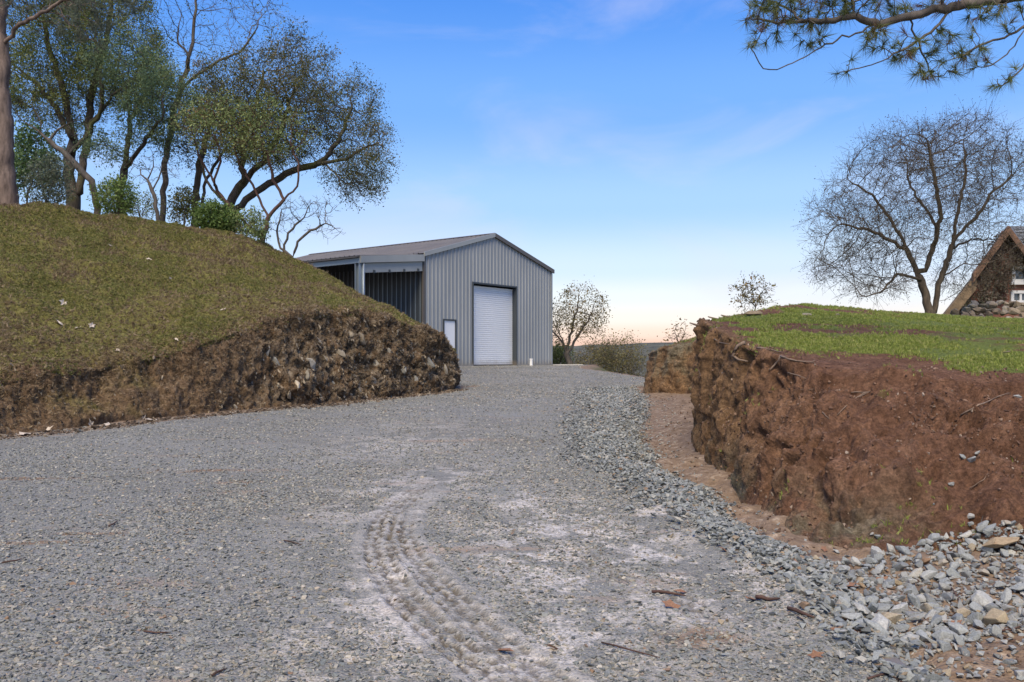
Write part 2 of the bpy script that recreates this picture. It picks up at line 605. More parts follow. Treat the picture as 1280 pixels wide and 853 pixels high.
M['wall'] = metal_mat('grey_wall_metal', (0.285, 0.305, 0.312), 0.5, 0.15)
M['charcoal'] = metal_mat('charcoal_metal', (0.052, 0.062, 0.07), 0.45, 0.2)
M['roof'] = metal_mat('roof_metal', (0.175, 0.163, 0.148), 0.5, 0.15, 0.16)
M['trim'] = metal_mat('pale_trim_metal', (0.31, 0.325, 0.315), 0.45, 0.2)
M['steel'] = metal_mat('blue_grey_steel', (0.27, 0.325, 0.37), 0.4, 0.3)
M['dark_trim'] = metal_mat('bronze_trim_metal', (0.11, 0.10, 0.092), 0.45, 0.2)
M['door_white'] = metal_mat('white_door_metal', (0.72, 0.75, 0.77), 0.4, 0.0, 0.05)
M['concrete'] = simple_mat('concrete', (0.40, 0.385, 0.35), 0.9, 0, 0.2, 3.0, 0.4, 0.006)
M['pvc'] = simple_mat('white_pipe', (0.78, 0.78, 0.76), 0.5, 0, 0.05)
M['rubber'] = simple_mat('rubber', (0.03, 0.03, 0.03), 0.8)

# ================================================================== THE GROUND
LB_BASE = np.array([(-17, -3), (-11, 8.6), (-8.0, 13.8), (-6.9, 15.45), (-5.65, 17.6), (-3.85, 20.8), (-2.2, 23.9), (-1.62, 25.2)])
GRAVEL_EDGE = np.array([(0, 2.2), (3, 2.1), (4.5, 2.02), (5.5, 2.1), (6.2, 2.05), (7, 1.95), (8, 1.92), (9.3, 1.88), (11, 1.75), (13, 1.85), (16, 2.3), (20, 3.0), (24, 3.45), (26, 3.6)])
PAD_EDGE = np.array([(20, 8.0), (27, 5.6), (32, 4.75), (36, 4.1), (39.5, 3.3), (42, 3.5), (46, 4.2), (56, 5.5)])
BASE_Z = 1.27


def road_z(y):
    return 0.0295 * np.minimum(y, 43.0)


def poly_sd(x, y, P):
    """distance to an open polyline and the arc length of the nearest point, and the side (positive on the right)"""
    best = np.full(x.shape, 1e9); arc = np.zeros(x.shape); side = np.zeros(x.shape)
    acc = 0.0
    for a, b in zip(P[:-1], P[1:]):
        d = b - a
        L = float(np.hypot(*d))
        t = np.clip(((x - a[0]) * d[0] + (y - a[1]) * d[1]) / (L * L), 0, 1)
        dx, dy = x - a[0] - t * d[0], y - a[1] - t * d[1]
        ds = np.hypot(dx, dy)
        m = ds < best
        best = np.where(m, ds, best)
        arc = np.where(m, acc + t * L, arc)
        side = np.where(m, -np.sign(d[0] * dy - d[1] * dx), side)
        acc += L
    return best, arc, side


def gpt(px, py):
    """pixel on the driveway to ground x, y"""
    d = EYE / ((py - HY) / F + 0.0295)
    return ((px - HX) / F * d, d)


TRACKS = [np.array([gpt(*p) for p in ((690, 905), (628, 850), (560, 800), (505, 750), (478, 712), (470, 680), (480, 650), (515, 620), (560, 595))]),
          np.array([gpt(*p) for p in ((770, 905), (690, 850), (608, 790), (548, 735), (512, 695), (500, 668), (508, 640), (540, 615))]),
          np.array([gpt(*p) for p in ((905, 790), (840, 745), (760, 715), (700, 682), (655, 648), (632, 628))])]
MUD = [(0.55, 6.4, 0.85, 1.3, 1.0), (1.15, 5.6, 0.6, 0.9, 1.0), (0.25, 7.6, 0.8, 1.2, 0.9), (-0.75, 5.2, 0.55, 1.5, 0.75), (-1.3, 8.6, 0.6, 1.6, 0.6), (0.2, 4.6, 0.7, 0.8, 0.7),
       (-1.6, 12.5, 1.1, 1.6, 0.5), (1.3, 7.6, 0.35, 0.9, 0.7), (-0.6, 9.6, 0.9, 1.5, 0.5), (-1.5, 15, 1.2, 1.2, 0.3)]


def ground_height(x, y):
    z = road_z(y)
    ex = np.interp(y, PAD_EDGE[:, 0], PAD_EDGE[:, 1])
    out = np.where(y > 19, np.clip(x - ex, 0, 60), 0)
    out = np.maximum(out, np.clip(y - 58, 0, 60))
    z = z - 10.0 * (1 - np.exp(-out / 22.0)) - 0.06 * out
    z = z + 0.035 * vnoise(P3(x * 0.55, y * 0.35), 3) * sstep(44, 38, y) + 0.012 * vnoise(P3(x * 2.1, y * 1.7), 4) * sstep(30, 15, y)
    # crown of the driveway falls to the ditch along the right bank
    gx = np.interp(y, GRAVEL_EDGE[:, 0], GRAVEL_EDGE[:, 1])
    gx = gx + 0.14 * vnoise(P3(y * 1.3, y * 0), 131) + 0.07 * vnoise(P3(y * 3.7, x * 2.0), 132)
    strip = sstep(-0.25, 0.25, x - gx) * sstep(27, 24, y)
    z = z - 0.07 * sstep(-0.35, 0.15, x - gx) * sstep(27, 24, y) + strip * (0.045 * fbm(P3(x * 2.6, y * 2.6), 3, 0.6, 133) + 0.10 * sstep(0.25, 0.9, x - gx))
    # loose gravel banked along the margin
    z = z + 0.05 * np.exp(-((x - gx + 0.45) / 0.3) ** 2) * sstep(24, 18, y) * sstep(5.2, 6.8, y)
    return z


def rut(x, y):
    z = np.zeros_like(x); r = np.zeros_like(x)
    m = (y > 3) & (y < 12) & (np.abs(x) < 3)
    xs, ys = x[m], y[m]
    zz = np.zeros_like(xs); rr = np.zeros_like(xs)
    for i, T in enumerate(TRACKS):
        d, s, sd_ = poly_sd(xs, ys, T)
        w = 0.118
        inside = sstep(w, w * 0.7, d)
        L = np.hypot(*np.diff(T, axis=0).T).sum()
        fade = sstep(0, 0.3, s) * sstep(L, L - 2.8, s) * (1.0 if i < 2 else 0.5)
        wob = 0.45 + 0.55 * sstep(-0.35, 0.25, vnoise(P3(xs * 4.1, ys * 2.9), 40 + i))
        u = d * sd_
        ph = (s / 0.17 + np.abs(u) * 4.0 + 0.5 * (u > 0) + 0.45 * vnoise(P3(xs * 9, ys * 9), 55))
        tread = sstep(0.31, 0.37, np.abs((ph % 1.0) - 0.5) + 0.12 * vnoise(P3(xs * 25, ys * 25), 56))
        groove = sstep(0.020, 0.012, np.abs(np.abs(u) - 0.048))
        bl = np.clip(1 - tread, 0, 1) * (1 - groove)
        zz += -0.020 * bl * inside * fade * wob - 0.010 * inside * fade
        rr = np.maximum(rr, np.clip(1.6 * bl * inside * fade * wob, 0, 1))
        lip = np.exp(-((d - w * 1.12) / 0.035) ** 2)
        zz += 0.010 * lip * fade * wob
    z[m] = zz; r[m] = rr
    return z, r


def graded(lo, hi, step, back, fwd, g):
    core = np.arange(lo, hi + step * 0.5, step)
    up, s, v = [], step, hi
    while v < fwd:
        s *= g; v += s; up.append(v)
    dn, s, v = [], step, lo
    while v > back:
        s *= g; v -= s; dn.append(v)
    return np.concatenate((np.array(dn[::-1]), core, np.array(up)))


def mud_attr(x, y):
    a = np.zeros_like(x)
    for (cx, cy, rx, ry, k) in MUD:
        a = np.maximum(a, k * np.exp(-((x - cx) / rx) ** 2 - ((y - cy) / ry) ** 2))
    return np.clip(a * 1.25, 0, 1)


def track_attr(x, y):
    a = np.zeros_like(x)
    m = (y > 3) & (y < 11) & (np.abs(x) < 3)
    xs, ys = x[m], y[m]
    t = np.zeros_like(xs)
    for T in TRACKS:
        t = np.maximum(t, sstep(0.22, 0.13, poly_sd(xs, ys, T)[0]) * (0.7 if T is not TRACKS[2] else 0.5) * sstep(9.6, 8.2, ys))
    a[m] = t
    return a


def dirt_attr(x, y):
    gx = np.interp(y, GRAVEL_EDGE[:, 0], GRAVEL_EDGE[:, 1]) + 0.14 * vnoise(P3(y * 1.3, y * 0), 131) + 0.07 * vnoise(P3(y * 3.7, x * 2.0), 132)
    d = sstep(-0.22, 0.22, x - gx) * (y < 27)
    dl, _, sl = poly_sd(x, y, LB_BASE)
    d = np.maximum(d, np.where(sl < 0, 1, sstep(0.75, 0.05, dl)) * (y < 27) * (x < 0))
    ex = np.interp(y, PAD_EDGE[:, 0], PAD_EDGE[:, 1])
    d = np.maximum(d, sstep(-0.7, -0.1, x - ex) * (y > 27) * (x > 1) * 0.8)
    for (px, py, rx, ry) in ((50, 678, .8, .10), (110, 666, .5, .08), (310, 603, .6, .10), (270, 590, .7, .12), (880, 800, .35, .2), (20, 600, 1.2, .15)):
        cx, cy = gpt(px, py)
        d = np.maximum(d, 0.78 * np.exp(-((x - cx) / rx) ** 2 - ((y - cy) / ry) ** 2))
    return d


gxs = graded(-1.9, 1.9, 0.02, -1500, 1500, 1.042)
gys = graded(3.9, 8.2, 0.018, -60, 1500, 1.042)
GX, GY = np.meshgrid(gxs, gys)
gx_, gy_ = GX.ravel(), GY.ravel()
gz = ground_height(gx_, gy_)
near = sstep(13, 8, gy_) * sstep(5, 3, np.abs(gx_))
gz = gz + near * (0.006 * fbm(P3(gx_ * 11, gy_ * 11), 3, 0.6, 8))
rz, rr = rut(gx_, gy_)
gz = gz + rz
far = sstep(60, 400, np.hypot(gx_, gy_))
gz = gz - far * 2.0
nx, ny = len(gxs), len(gys)
idx = np.arange(nx * ny).reshape(ny, nx)
gf = np.stack([idx[:-1, :-1].ravel(), idx[:-1, 1:].ravel(), idx[1:, 1:].ravel(), idx[1:, :-1].ravel()], 1)
ex_ = np.interp(gy_, PAD_EDGE[:, 0], PAD_EDGE[:, 1])
wildv = np.maximum(sstep(0.0, 0.5, gx_ - ex_) * (gy_ > 19), sstep(57, 60, gy_))
wildv = np.maximum(wildv, sstep(-18, -24, gx_))
me = npmesh('gravel_driveway', np.stack([gx_, gy_, gz], 1), [gf], True,
            {'mud': mud_attr(gx_, gy_), 'trk': track_attr(gx_, gy_), 'dirt': dirt_attr(gx_, gy_), 'rut': rr, 'wild': wildv})
tag(obj('gravel_driveway', me, M['ground']), kind='structure')

# far wooded hills across the valley
hx = np.linspace(-900, 1100, 160); hy = np.concatenate((np.linspace(150, 700, 60), np.linspace(730, 1500, 20)))
HXg, HYg = np.meshgrid(hx, hy)
a_, b_ = HXg.ravel(), HYg.ravel()
hz = -13 + 24.5 * sstep(170, 640, b_) + 2.2 * fbm(P3(a_ / 130, b_ / 130), 4, 0.5, 21) * sstep(170, 500, b_) + 1.3 * vnoise(P3(a_ / 14, b_ / 14), 23) * sstep(170, 400, b_)
hi_ = np.arange(len(a_)).reshape(len(hy), len(hx))
hf = np.stack([hi_[:-1, :-1].ravel(), hi_[:-1, 1:].ravel(), hi_[1:, 1:].ravel(), hi_[1:, :-1].ravel()], 1)
tag(obj('far_hills', npmesh('far_hills', np.stack([a_, b_, hz], 1), [hf], True), M['wood_far']), kind='structure')


# ================================================================== THE BANKS
def smooth1(A, sig):
    if sig <= 0: return A
    k = int(sig * 3) + 1
    w = np.exp(-0.5 * (np.arange(-k, k + 1) / sig) ** 2)
    w /= w.sum()
    pad = np.concatenate((np.repeat(A[:1], k, 0), A, np.repeat(A[-1:], k, 0)))
    return sum(w[i] * pad[i:i + len(A)] for i in range(2 * k + 1))


def loft(ctrl, widths, rows, sig):
    """ctrl[col][row] -> grid[nu, nv, 3]; widths: subdivisions of each column gap; rows: subdivisions of each row gap"""
    ctrl = np.asarray(ctrl, float)
    cols = []
    for i, w in enumerate(widths):
        t = np.linspace(0, 1, w, endpoint=False)[:, None, None]
        cols.append(ctrl[i] * (1 - t) + ctrl[i + 1] * t)
    cols.append(ctrl[-1:])
    G = smooth1(np.concatenate(cols), sig)
    out, vv = [], []
    for j, w in enumerate(rows):
        t = np.linspace(0, 1, w, endpoint=False)
        out.append(G[:, j:j + 1] * (1 - t[None, :, None]) + G[:, j + 1:j + 2] * t[None, :, None])
        vv.append(j + t)
    out.append(G[:, -1:])
    vv.append([len(rows)])
    return np.concatenate(out, 1), np.concatenate(vv)


def grid_normals(G):
    du = np.gradient(G, axis=0)
    dv = np.gradient(G, axis=1)
    n = np.cross(du, dv)
    n /= np.maximum(np.linalg.norm(n, axis=2, keepdims=True), 1e-9)
    return n


def grid_faces(nu, nv):
    i = np.arange(nu * nv).reshape(nu, nv)
    return np.stack([i[:-1, :-1].ravel(), i[1:, :-1].ravel(), i[1:, 1:].ravel(), i[:-1, 1:].ravel()], 1)


# ---- left hillside: rows = base, debris toe, top of the cut, crest, plateau, back foot
def lrow(px, by, bd, ty, tdd, cy, cd, pz, back):
    B = at(px, by, bd); B[2] = road_z(np.array(B[1])) - 0.06
    T = at(px, ty, bd + tdd)
    C = at(px, cy, cd)
    toe = B * 0.80 + np.array((T[0], T[1], B[2])) * 0.20
    toe[2] = B[2] + 0.16
    mid = T * 0.45 + C * 0.55
    mid[2] += 0.05
    P = C * (1 + back[0] / cd); P[2] = C[2] + pz
    E = C * (1 + back[1] / cd); E[2] = back[2]
    return [B, toe, T, mid, C, P, E]


LC = [
    [(-17, -3, -.2), (-17.4, -2.8, .15), (-18, -2.5, 1.1), (-20.5, -1, 3.4), (-23, 1, 5.2), (-27, 4, 5.6), (-40, 14, 4)],
    [(-11, 8.6, .15), (-11.3, 8.75, .4), (-11.9, 9.1, 1.2), (-14.5, 11, 3.4), (-17.5, 14, 5.3), (-21, 17, 5.8), (-36, 32, 3)],
    lrow(-40, 548, 13.2, 482, 0.9, 252, 22.5, 0.5, (5, 22, 2.5)),
    lrow(0, 543, 13.8, 474, 0.9, 254, 23.0, 0.45, (5, 22, 2.5)),
    lrow(70, 538, 14.6, 470, 0.9, 262, 23.7, 0.45, (5, 22, 2.0)),
    lrow(145, 530, 15.7, 452, 0.85, 273, 24.5, 0.4, (5, 21, 2.0)),
    lrow(215, 523, 16.6, 440, 0.8, 279, 25.6, 0.3, (4.5, 19, 1.6)),
    lrow(290, 516, 17.9, 415, 0.75, 289, 26.6, 0.15, (3.5, 15, 1.3)),
    lrow(330, 512, 18.7, 402, 0.75, 307, 27.2, -0.05, (2.5, 12, 1.3)),
    lrow(368, 508, 19.5, 393, 0.7, 326, 27.4, -0.2, (2, 9, 1.2)),
    lrow(415, 503, 20.5, 388, 0.7, 350, 27.3, -0.3, (1.6, 7, 1.2)),
    lrow(455, 499, 21.3, 390, 0.7, 369, 26.6, -0.35, (1.4, 6, 1.15)),
    lrow(500, 495, 22.5, 402, 0.65, 393, 26.0, -0.4, (1.2, 5, 1.1)),
    lrow(535, 491, 23.6, 414, 0.6, 411, 25.6, -0.5, (1.0, 4, 1.0)),
    lrow(556, 489, 24.5, 424, 0.5, 423, 25.4, -0.6, (0.8, 3, 0.95)),
    lrow(566, 488, 25.2, 438, 0.35, 436, 25.8, -0.7, (0.6, 2.2, 0.9)),
    [at(571, 488, 26.0) * (1, 1, 0) + (0, 0, .7), at(568, 478, 26.3), at(565, 450, 26.6), at(564, 446, 26.9), at(562, 446, 27.3), at(555, 452, 28.5), at(545, 462, 30)],
    [at(562, 480, 28.2) * (1, 1, 0) + (0, 0, .75), at(560, 474, 28.2), at(556, 460, 28.3), at(553, 457, 28.5), at(550, 457, 28.8), at(545, 460, 29.5), at(540, 464, 30.5)],
]
LW = [8, 14, 26, 46, 46, 44, 50, 30, 30, 34, 32, 36, 34, 28, 24, 22, 14]
G, vv = loft(LC, LW, [6, 34, 46, 46, 16, 8], 4.0)
nu, nv = G.shape[:2]
n = grid_normals(G)
if n[:, :40, 1].mean() > 0: n = -n
Pf = G.reshape(-1, 3)
V_ = np.tile(vv, nu)
ridx = np.repeat(np.linspace(0, 1, nu), nv)
cut = sstep(0.2, 0.8, V_) * sstep(2.25, 1.9, V_)
onx = Pf[:, 0]
rocky = sstep(-6.6, -4.6, onx) * sstep(0.3, 0.7, V_) * sstep(2.35, 1.75, V_)
slope = sstep(1.9, 2.3, V_)
face_all = sstep(0.0, 0.4, V_) * sstep(5.2, 4.6, V_)
nfl = n.reshape(-1, 3)
strata = Pf @ np.array([[0.75, 0.3, 0.55], [-0.5, 0.85, 0.1], [-0.6, -0.2, 0.85]])
disp = cut * (0.15 * fbm(Pf * np.array([1.3, 1.3, 0.8]), 5, 0.56, 31) + 0.05 * fbm(Pf * np.array([6.0, 6.0, 3.0]), 3, 0.6, 36))
ridg = 1 - np.abs(fbm(strata * np.array([0.9, 2.6, 4.2]), 4, 0.6, 44))
disp += rocky * (0.17 * (ridg - 0.62) + 0.06 * fbm(strata * np.array([3, 7, 9]), 3, 0.6, 47))
disp += slope * face_all * (0.10 * fbm(Pf * np.array([0.8, 0.8, 1.4]), 4, 0.5, 52) + 0.035 * fbm(Pf * 5.5, 3, 0.6, 57))
# shaggy overhanging lip where the turf breaks
lip = np.exp(-((V_ - 2.02) / 0.10) ** 2)
disp += lip * (0.02 + 0.10 * vnoise(Pf * 2.2, 61)) * sstep(0.02, 0.2, ridx)
under = np.exp(-((V_ - 1.35) / 0.35) ** 2) * sstep(-4.4, -7.0, onx)
disp -= under * (0.08 + 0.2 * vnoise(Pf * np.array([0.9, 0.9, 0.4]), 66))
Pd = Pf + nfl * (disp * face_all)[:, None]
LEFT_V = Pd; V_L = V_.copy()
LEFT_F = grid_faces(nu, nv)
grassL = np.clip(slope * 1.0 + 0.55 * sstep(-5.5, -7.5, onx) * sstep(0.3, 0.8, V_) * (V_ < 2.3) * (0.6 + 0.8 * vnoise(Pf * 1.3, 64)) * (1 - slope) + 0.25 * sstep(2.6, 4.2, V_) + 0.35 * (1 - cut) * (V_ > 1), 0, 1.3) * sstep(5.2, 4.4, V_)
# greener towards the crest and the lower nose
grassL = grassL + 0.28 * sstep(3.2, 4.1, V_) * sstep(-4.5, -2.5, onx) + 0.2 * sstep(3.5, 4.0, V_)
litter = sstep(3.93, 4.05, V_) * sstep(-2.5, -9.5, onx)
me = npmesh('hillside', Pd, [LEFT_F], True, {'grass': grassL, 'rocky': rocky, 'litter': litter})
tag(obj('hillside', me, M['hillside']), kind='structure')


# ---- right bank: rows = base, toe, mid wall, top edge, inside 1, inside 2, ridge, back
def plateau_z(x, y):
    z = np.interp(y, [3, 5, 8.3, 10, 12.3, 16, 20, 30, 36, 46, 60, 90], [1.2, 1.35, 1.52, 1.72, 2.06, 2.52, 2.80, 3.28, 3.5, 3.65, 3.6, 2.0])
    z = z + 0.13 * np.exp(-((x - 5.2) ** 2 + (y - 18) ** 2) / 26.0)
    z = z - 0.052 * np.clip(x - 6.8, 0, 9.5) * sstep(10.5, 19, y)
    return z


def rcol(b, wall, t, i1, i2, r, e):
    """b, t: (x, y[, z]); wall: how far the foot of the wall stands out"""
    B = np.array((b[0], b[1], road_z(np.array(b[1])) - 0.16))
    T = np.array(t, float)
    out = [B]
    toe = B * 0.75 + np.array((T[0], T[1], B[2])) * 0.25
    toe[2] = B[2] + 0.30 * wall
    out.append(toe)
    midw = toe * 0.45 + T * 0.55
    out.append(midw)
    out.append(T)
    for p in (i1, i2, r, e):
        z = float(plateau_z(np.array(p[0]), np.array(p[1])))
        dd = np.hypot(p[0] - T[0], p[1] - T[1])
        k = min(1, dd / 5.0); k = k * k * (3 - 2 * k)
        out.append(np.array((p[0], p[1], T[2] * (1 - k) + z * k if len(p) == 2 else p[2])))
    return out


RC = [
    rcol((9.2, 42), 1, (9.5, 41.6, 1.9), (10, 41, 2.4), (11, 40, 2.9), (14, 40), (22, 48)),
    rcol((6.0, 32), 1, (6.25, 31.7, 1.9), (6.8, 31.3, 2.2), (8, 31, 2.8), (12, 36), (22, 46)),
    rcol((4.1, 26.6), 1, (4.35, 26.4, 1.78), (5.0, 26.2, 2.1), (7, 27, 2.7), (11, 33), (22, 44)),
    rcol((3.55, 24.3), 1, (3.86, 24.35, 1.78), (4.5, 24.5, 1.98), (6.5, 25.5, 2.6), (10.5, 32), (22, 43)),
    rcol((4.0, 23.6), 1, (4.25, 23.7, 1.92), (4.9, 24.1, 2.12), (6.6, 25, 2.65), (10.8, 31), (23, 42)),
    rcol((4.65, 22.9), 1, (4.85, 23.1, 2.06), (5.3, 23.4, 2.3), (6.9, 24.3, 2.7), (11, 30), (24, 41)),
    rcol((4.55, 20.5), 1.6, (5.0, 20.6, 2.12), (5.5, 20.8, 2.4), (7.2, 22, 2.78), (12, 29), (25, 40)),
    rcol((3.75, 17.3), 2.0, (4.35, 17.0, 2.2), (4.9, 17.4, 2.5), (6.8, 19.5), (12.5, 27), (27, 38)),
    rcol((3.0, 14.6), 1.8, (3.55, 14.6, 2.22), (4.1, 15.3, 2.42), (6.0, 17.8), (12.5, 25.5), (28, 36)),
    rcol((2.55, 12.6), 1.2, (2.78, 12.9, 2.14), (3.3, 13.7, 2.25), (5.2, 16.0), (13, 24), (30, 35)),
    rcol((2.42, 11.2), 1, (2.66, 11.5, 1.98), (3.15, 12.2, 2.06), (5.0, 14.6), (13.5, 22.5), (32, 34)),
    rcol((2.30, 9.5), 1, (2.66, 10.1, 1.74), (3.2, 10.8, 1.84), (5.2, 13.0), (14, 21), (34, 32)),
    rcol((2.24, 8.1), 1, (2.82, 9.25, 1.60), (3.4, 9.9, 1.67), (5.6, 11.8), (15, 19.5), (36, 30)),
    rcol((2.22, 7.2), 1, (3.05, 8.75, 1.54), (3.7, 9.3, 1.60), (6.0, 10.9), (16, 18), (38, 28)),
    rcol((2.28, 6.6), 1, (3.4, 8.45, 1.52), (4.1, 9.0, 1.58), (6.6, 10.5), (17, 16.5), (40, 25)),
    rcol((2.52, 6.25), 1, (3.9, 8.3, 1.50), (4.6, 8.8, 1.55), (7.2, 10.3), (18, 15), (40, 22)),
    rcol((3.1, 6.1), 1, (4.7, 8.3, 1.52), (5.3, 8.8, 1.56), (8.0, 10.2), (19, 13.5), (40, 19)),
    rcol((4.1, 6.0), 1, (5.8, 8.2, 1.54), (6.3, 8.7, 1.57), (9.2, 9.8), (20, 12), (40, 16)),
    rcol((6.0, 5.4), 1, (7.6, 7.6, 1.5), (8.2, 8.0, 1.53), (11, 8.9), (21, 10), (40, 12)),
    rcol((10, 3.5), 1, (11.4, 5.6, 1.45), (12, 6, 1.48), (14, 6.8), (22, 7.5), (40, 7)),
]
RW = [6, 10, 12, 20, 20, 16, 22, 30, 36, 40, 46, 52, 48, 44, 40, 44, 40, 24, 12]
G, vv = loft(RC, RW, [8, 26, 30, 14, 26, 26, 10], 3.0)
nu, nv = G.shape[:2]
Gs = np.swapaxes(smooth1(np.swapaxes(G, 0, 1), 20.0), 0, 1)
kx = sstep(2.6, 3.6, G[:, 64, 0])[:, None] * sstep(11.0, 9.0, G[:, 64, 1])[:, None]
kv = (sstep(1.0, 2.2, vv) * sstep(5.0, 4.0, vv))[None, :]
kk = (kx * kv)[:, :, None]
G = G * (1 - kk) + Gs * kk
n = grid_normals(G)
if n[:, 60:, 2].mean() < 0: n = -n
Pf = G.reshape(-1, 3)
V_ = np.tile(vv, nu)
nfl = n.reshape(-1, 3)
wallm = sstep(0.25, 0.9, V_) * sstep(3.12, 2.8, V_)
ridx = np.repeat(np.arange(nu), nv)
upright = sstep(9.2, 10.8, Pf[:, 1]) + 0.35 * sstep(7.2, 9.2, Pf[:, 1]) * sstep(3.2, 2.6, Pf[:, 0])
upright = np.clip(upright, 0, 1)
streak = fbm(Pf * np.array([2.6, 2.6, 0.55]), 4, 0.58, 71)
disp = wallm * (0.10 * streak + 0.075 * fbm(Pf * 1.7, 4, 0.55, 75) + 0.035 * fbm(Pf * 7.5, 3, 0.62, 79))
disp += wallm * upright * 0.07 * (np.abs(vnoise(Pf * np.array([4.2, 4.2, 0.5]), 83)) - 0.3)
# pits and clods on the red slope
pit = fbm(Pf * np.array([2.2, 2.2, 2.8]), 3, 0.55, 87)
disp += wallm * (1 - upright) * (-0.11 * sstep(0.42, 0.75, pit) + 0.05 * sstep(0.3, 0.8, -pit))
top = sstep(3.0, 3.4, V_)
disp += top * (0.022 * fbm(Pf * 1.6, 4, 0.55, 91) + 0.010 * fbm(Pf * 7, 2, 0.5, 93)) * sstep(6.95, 6.5, V_)
disp += np.exp(-((V_ - 3.0) / 0.12) ** 2) * (0.03 + 0.06 * vnoise(Pf * 2.8, 95))
disp *= sstep(0.0, 0.3, V_)
Pd = Pf + nfl * disp[:, None]
RIGHT_V = Pd
RIGHT_F = grid_faces(nu, nv); RIGHT_VV = V_.copy()
edge_n = 0.5 * vnoise(Pf * 1.3, 97)
grassR = sstep(2.75, 4.3, V_ + 0.75 * edge_n + 0.5 * vnoise(Pf * 4.0, 101))
grassR *= np.clip(0.62 + 0.75 * vnoise(Pf * 0.75, 98) + 0.45 * vnoise(Pf * 2.3, 99), 0.12, 1.0) + 0.2
low = sstep(1.75, 0.6, V_) * sstep(4.2, 2.6, Pf[:, 0]) * sstep(0.15, 0.35, V_)
far_cut = sstep(19.5, 22.5, Pf[:, 1]) * (V_ < 3.4)
low = np.clip(np.maximum(low, far_cut * 0.9), 0, 1)
ochre = np.clip(upright * sstep(3.6, 2.9, V_) * 0.8, 0, 1)
me = npmesh('earth_bank', Pd, [RIGHT_F], True, {'grass': grassR, 'low': low, 'ochre': ochre})
tag(obj('earth_bank', me, M['red_earth']), kind='structure')
RIGHT_GRASS = grassR

GROUND_BVH = None


def bvh(V, Fc):
    return BVHTree.FromPolygons([tuple(v) for v in V.tolist()], Fc.tolist())


_gm = (gx_ > -14) & (gx_ < 12) & (gy_ > 3.0) & (gy_ < 60)
_gf = gf[_gm[gf].all(1)]
_u, _inv = np.unique(_gf, return_inverse=True)
BV = [bvh(LEFT_V, LEFT_F), bvh(RIGHT_V, RIGHT_F)]
GBV = bvh(np.stack([gx_, gy_, gz], 1)[_u], _inv.reshape(-1, 4))


def hit(px, py):
    """where the line of sight through a pixel of the photograph meets a bank or the driveway"""
    o = Vector((0, 0, EYE))
    d = Vector(((px - HX) / F, 1, -(py - HY) / F)).normalized()
    best = None
    for b in BV:
        h = b.ray_cast(o, d)
        if h[0] is not None and (best is None or h[3] < best[2]):
            nn = h[1] if h[1].dot(d) < 0 else -h[1]
            best = (h[0], nn, h[3])
    h = GBV.ray_cast(o, d)
    if h[0] is not None and (best is None or h[3] < best[2]):
        best = (h[0], h[1] if h[1].z > 0 else -h[1], h[3])
    return best


def top_z(x, y):
    """highest surface under (x, y), and its normal"""
    z = float(ground_height(np.array([x]), np.array([y]))[0]); nn = Vector((0, 0, 1))
    for b in BV:
        h = b.ray_cast(Vector((x, y, 30)), Vector((0, 0, -1)))
        if h[0] is not None and h[0].z > z:
            z, nn = h[0].z, (h[1] if h[1].z > 0 else -h[1])
    return z, nn


# ================================================================== THE METAL SHED
W, EAVE, PEAK = 9.9, 5.12, 6.50
LEN, LW_, LZ0, LZ1 = 14.0, 3.83, 4.62, 5.02       # length, lean-to width, lean-to eave and wall heights (above the slab)
FZ = BASE_Z
front_left = at(531, 449, 40.0)
shed = empty('metal_shed', 'large grey corrugated metal shed with white roll-up door and open lean-to', 'shed',
             (front_left[0], front_left[1], FZ), math.atan2(0.788, 0.616))


def gable(x):
    return EAVE + (PEAK - EAVE) * (1 - abs(x - W / 2) / (W / 2))


def ribbed(x0, x1, pitch, depth, base, rib):
    """profile points (x, depth) of ribbed sheet metal"""
    xs = []
    x = x0
    while x < x1 - 1e-6:
        for dx, d in ((0, 0), (base, 0), (base + 0.028, depth), (base + rib + 0.028, depth), (base + rib + 0.056, 0)):
            if x + dx <= x1: xs.append((x + dx, d))
        x += pitch
    if xs[-1][0] < x1 - 1e-4: xs.append((x1, 0))
    out = [xs[0]]
    for p in xs[1:]:
        if p[0] - out[-1][0] > 1e-5: out.append(p)
    return out


def wall_sheet(prof, lo, hi, openings):
    """vertical ribbed sheet standing in the plane y = 0, ribs towards -y; openings: (x0, x1, z0, z1)"""
    mb = MB()
    pts = list(prof)
    for (a, b, z0, z1) in openings:
        for xx in (a, b):
            d = np.interp(xx, [p[0] for p in prof], [p[1] for p in prof])
            pts.append((xx, float(d)))
    pts = sorted(set(pts))
    for (xa, da), (xb, db) in zip(pts[:-1], pts[1:]):
        if xb - xa < 1e-5: continue
        xm = 0.5 * (xa + xb)
        spans = [(lo, None)]
        for (a, b, z0, z1) in openings:
            if a < xm < b:
                spans = [(lo, z0)] if z0 > lo + 0.01 else []
                spans.append((z1, None))
        for (s0, s1) in spans:
            ta = hi(xa) if s1 is None else s1
            tb = hi(xb) if s1 is None else s1
            mb.add([(xa, -da, s0), (xb, -db, s0), (xb, -db, tb), (xa, -da, ta)], [(0, 1, 2, 3)])
    return mb


DX0, DX1, DZ = 0.3385 * W, 0.6838 * W, 4.02
PX0, PX1, PZ0, PZ1 = 0.124 * W, 0.213 * W, 0.05, 2.18
fw = wall_sheet(ribbed(0.06, W - 0.06, 0.262, 0.034, 0.13, 0.05), 0.0, lambda x: gable(x) - 0.05, [(DX0, DX1, 0, DZ), (PX0, PX1, 0.0, PZ1)])
obj('front_wall', fw.mesh('front_wall'), M['wall'], shed)
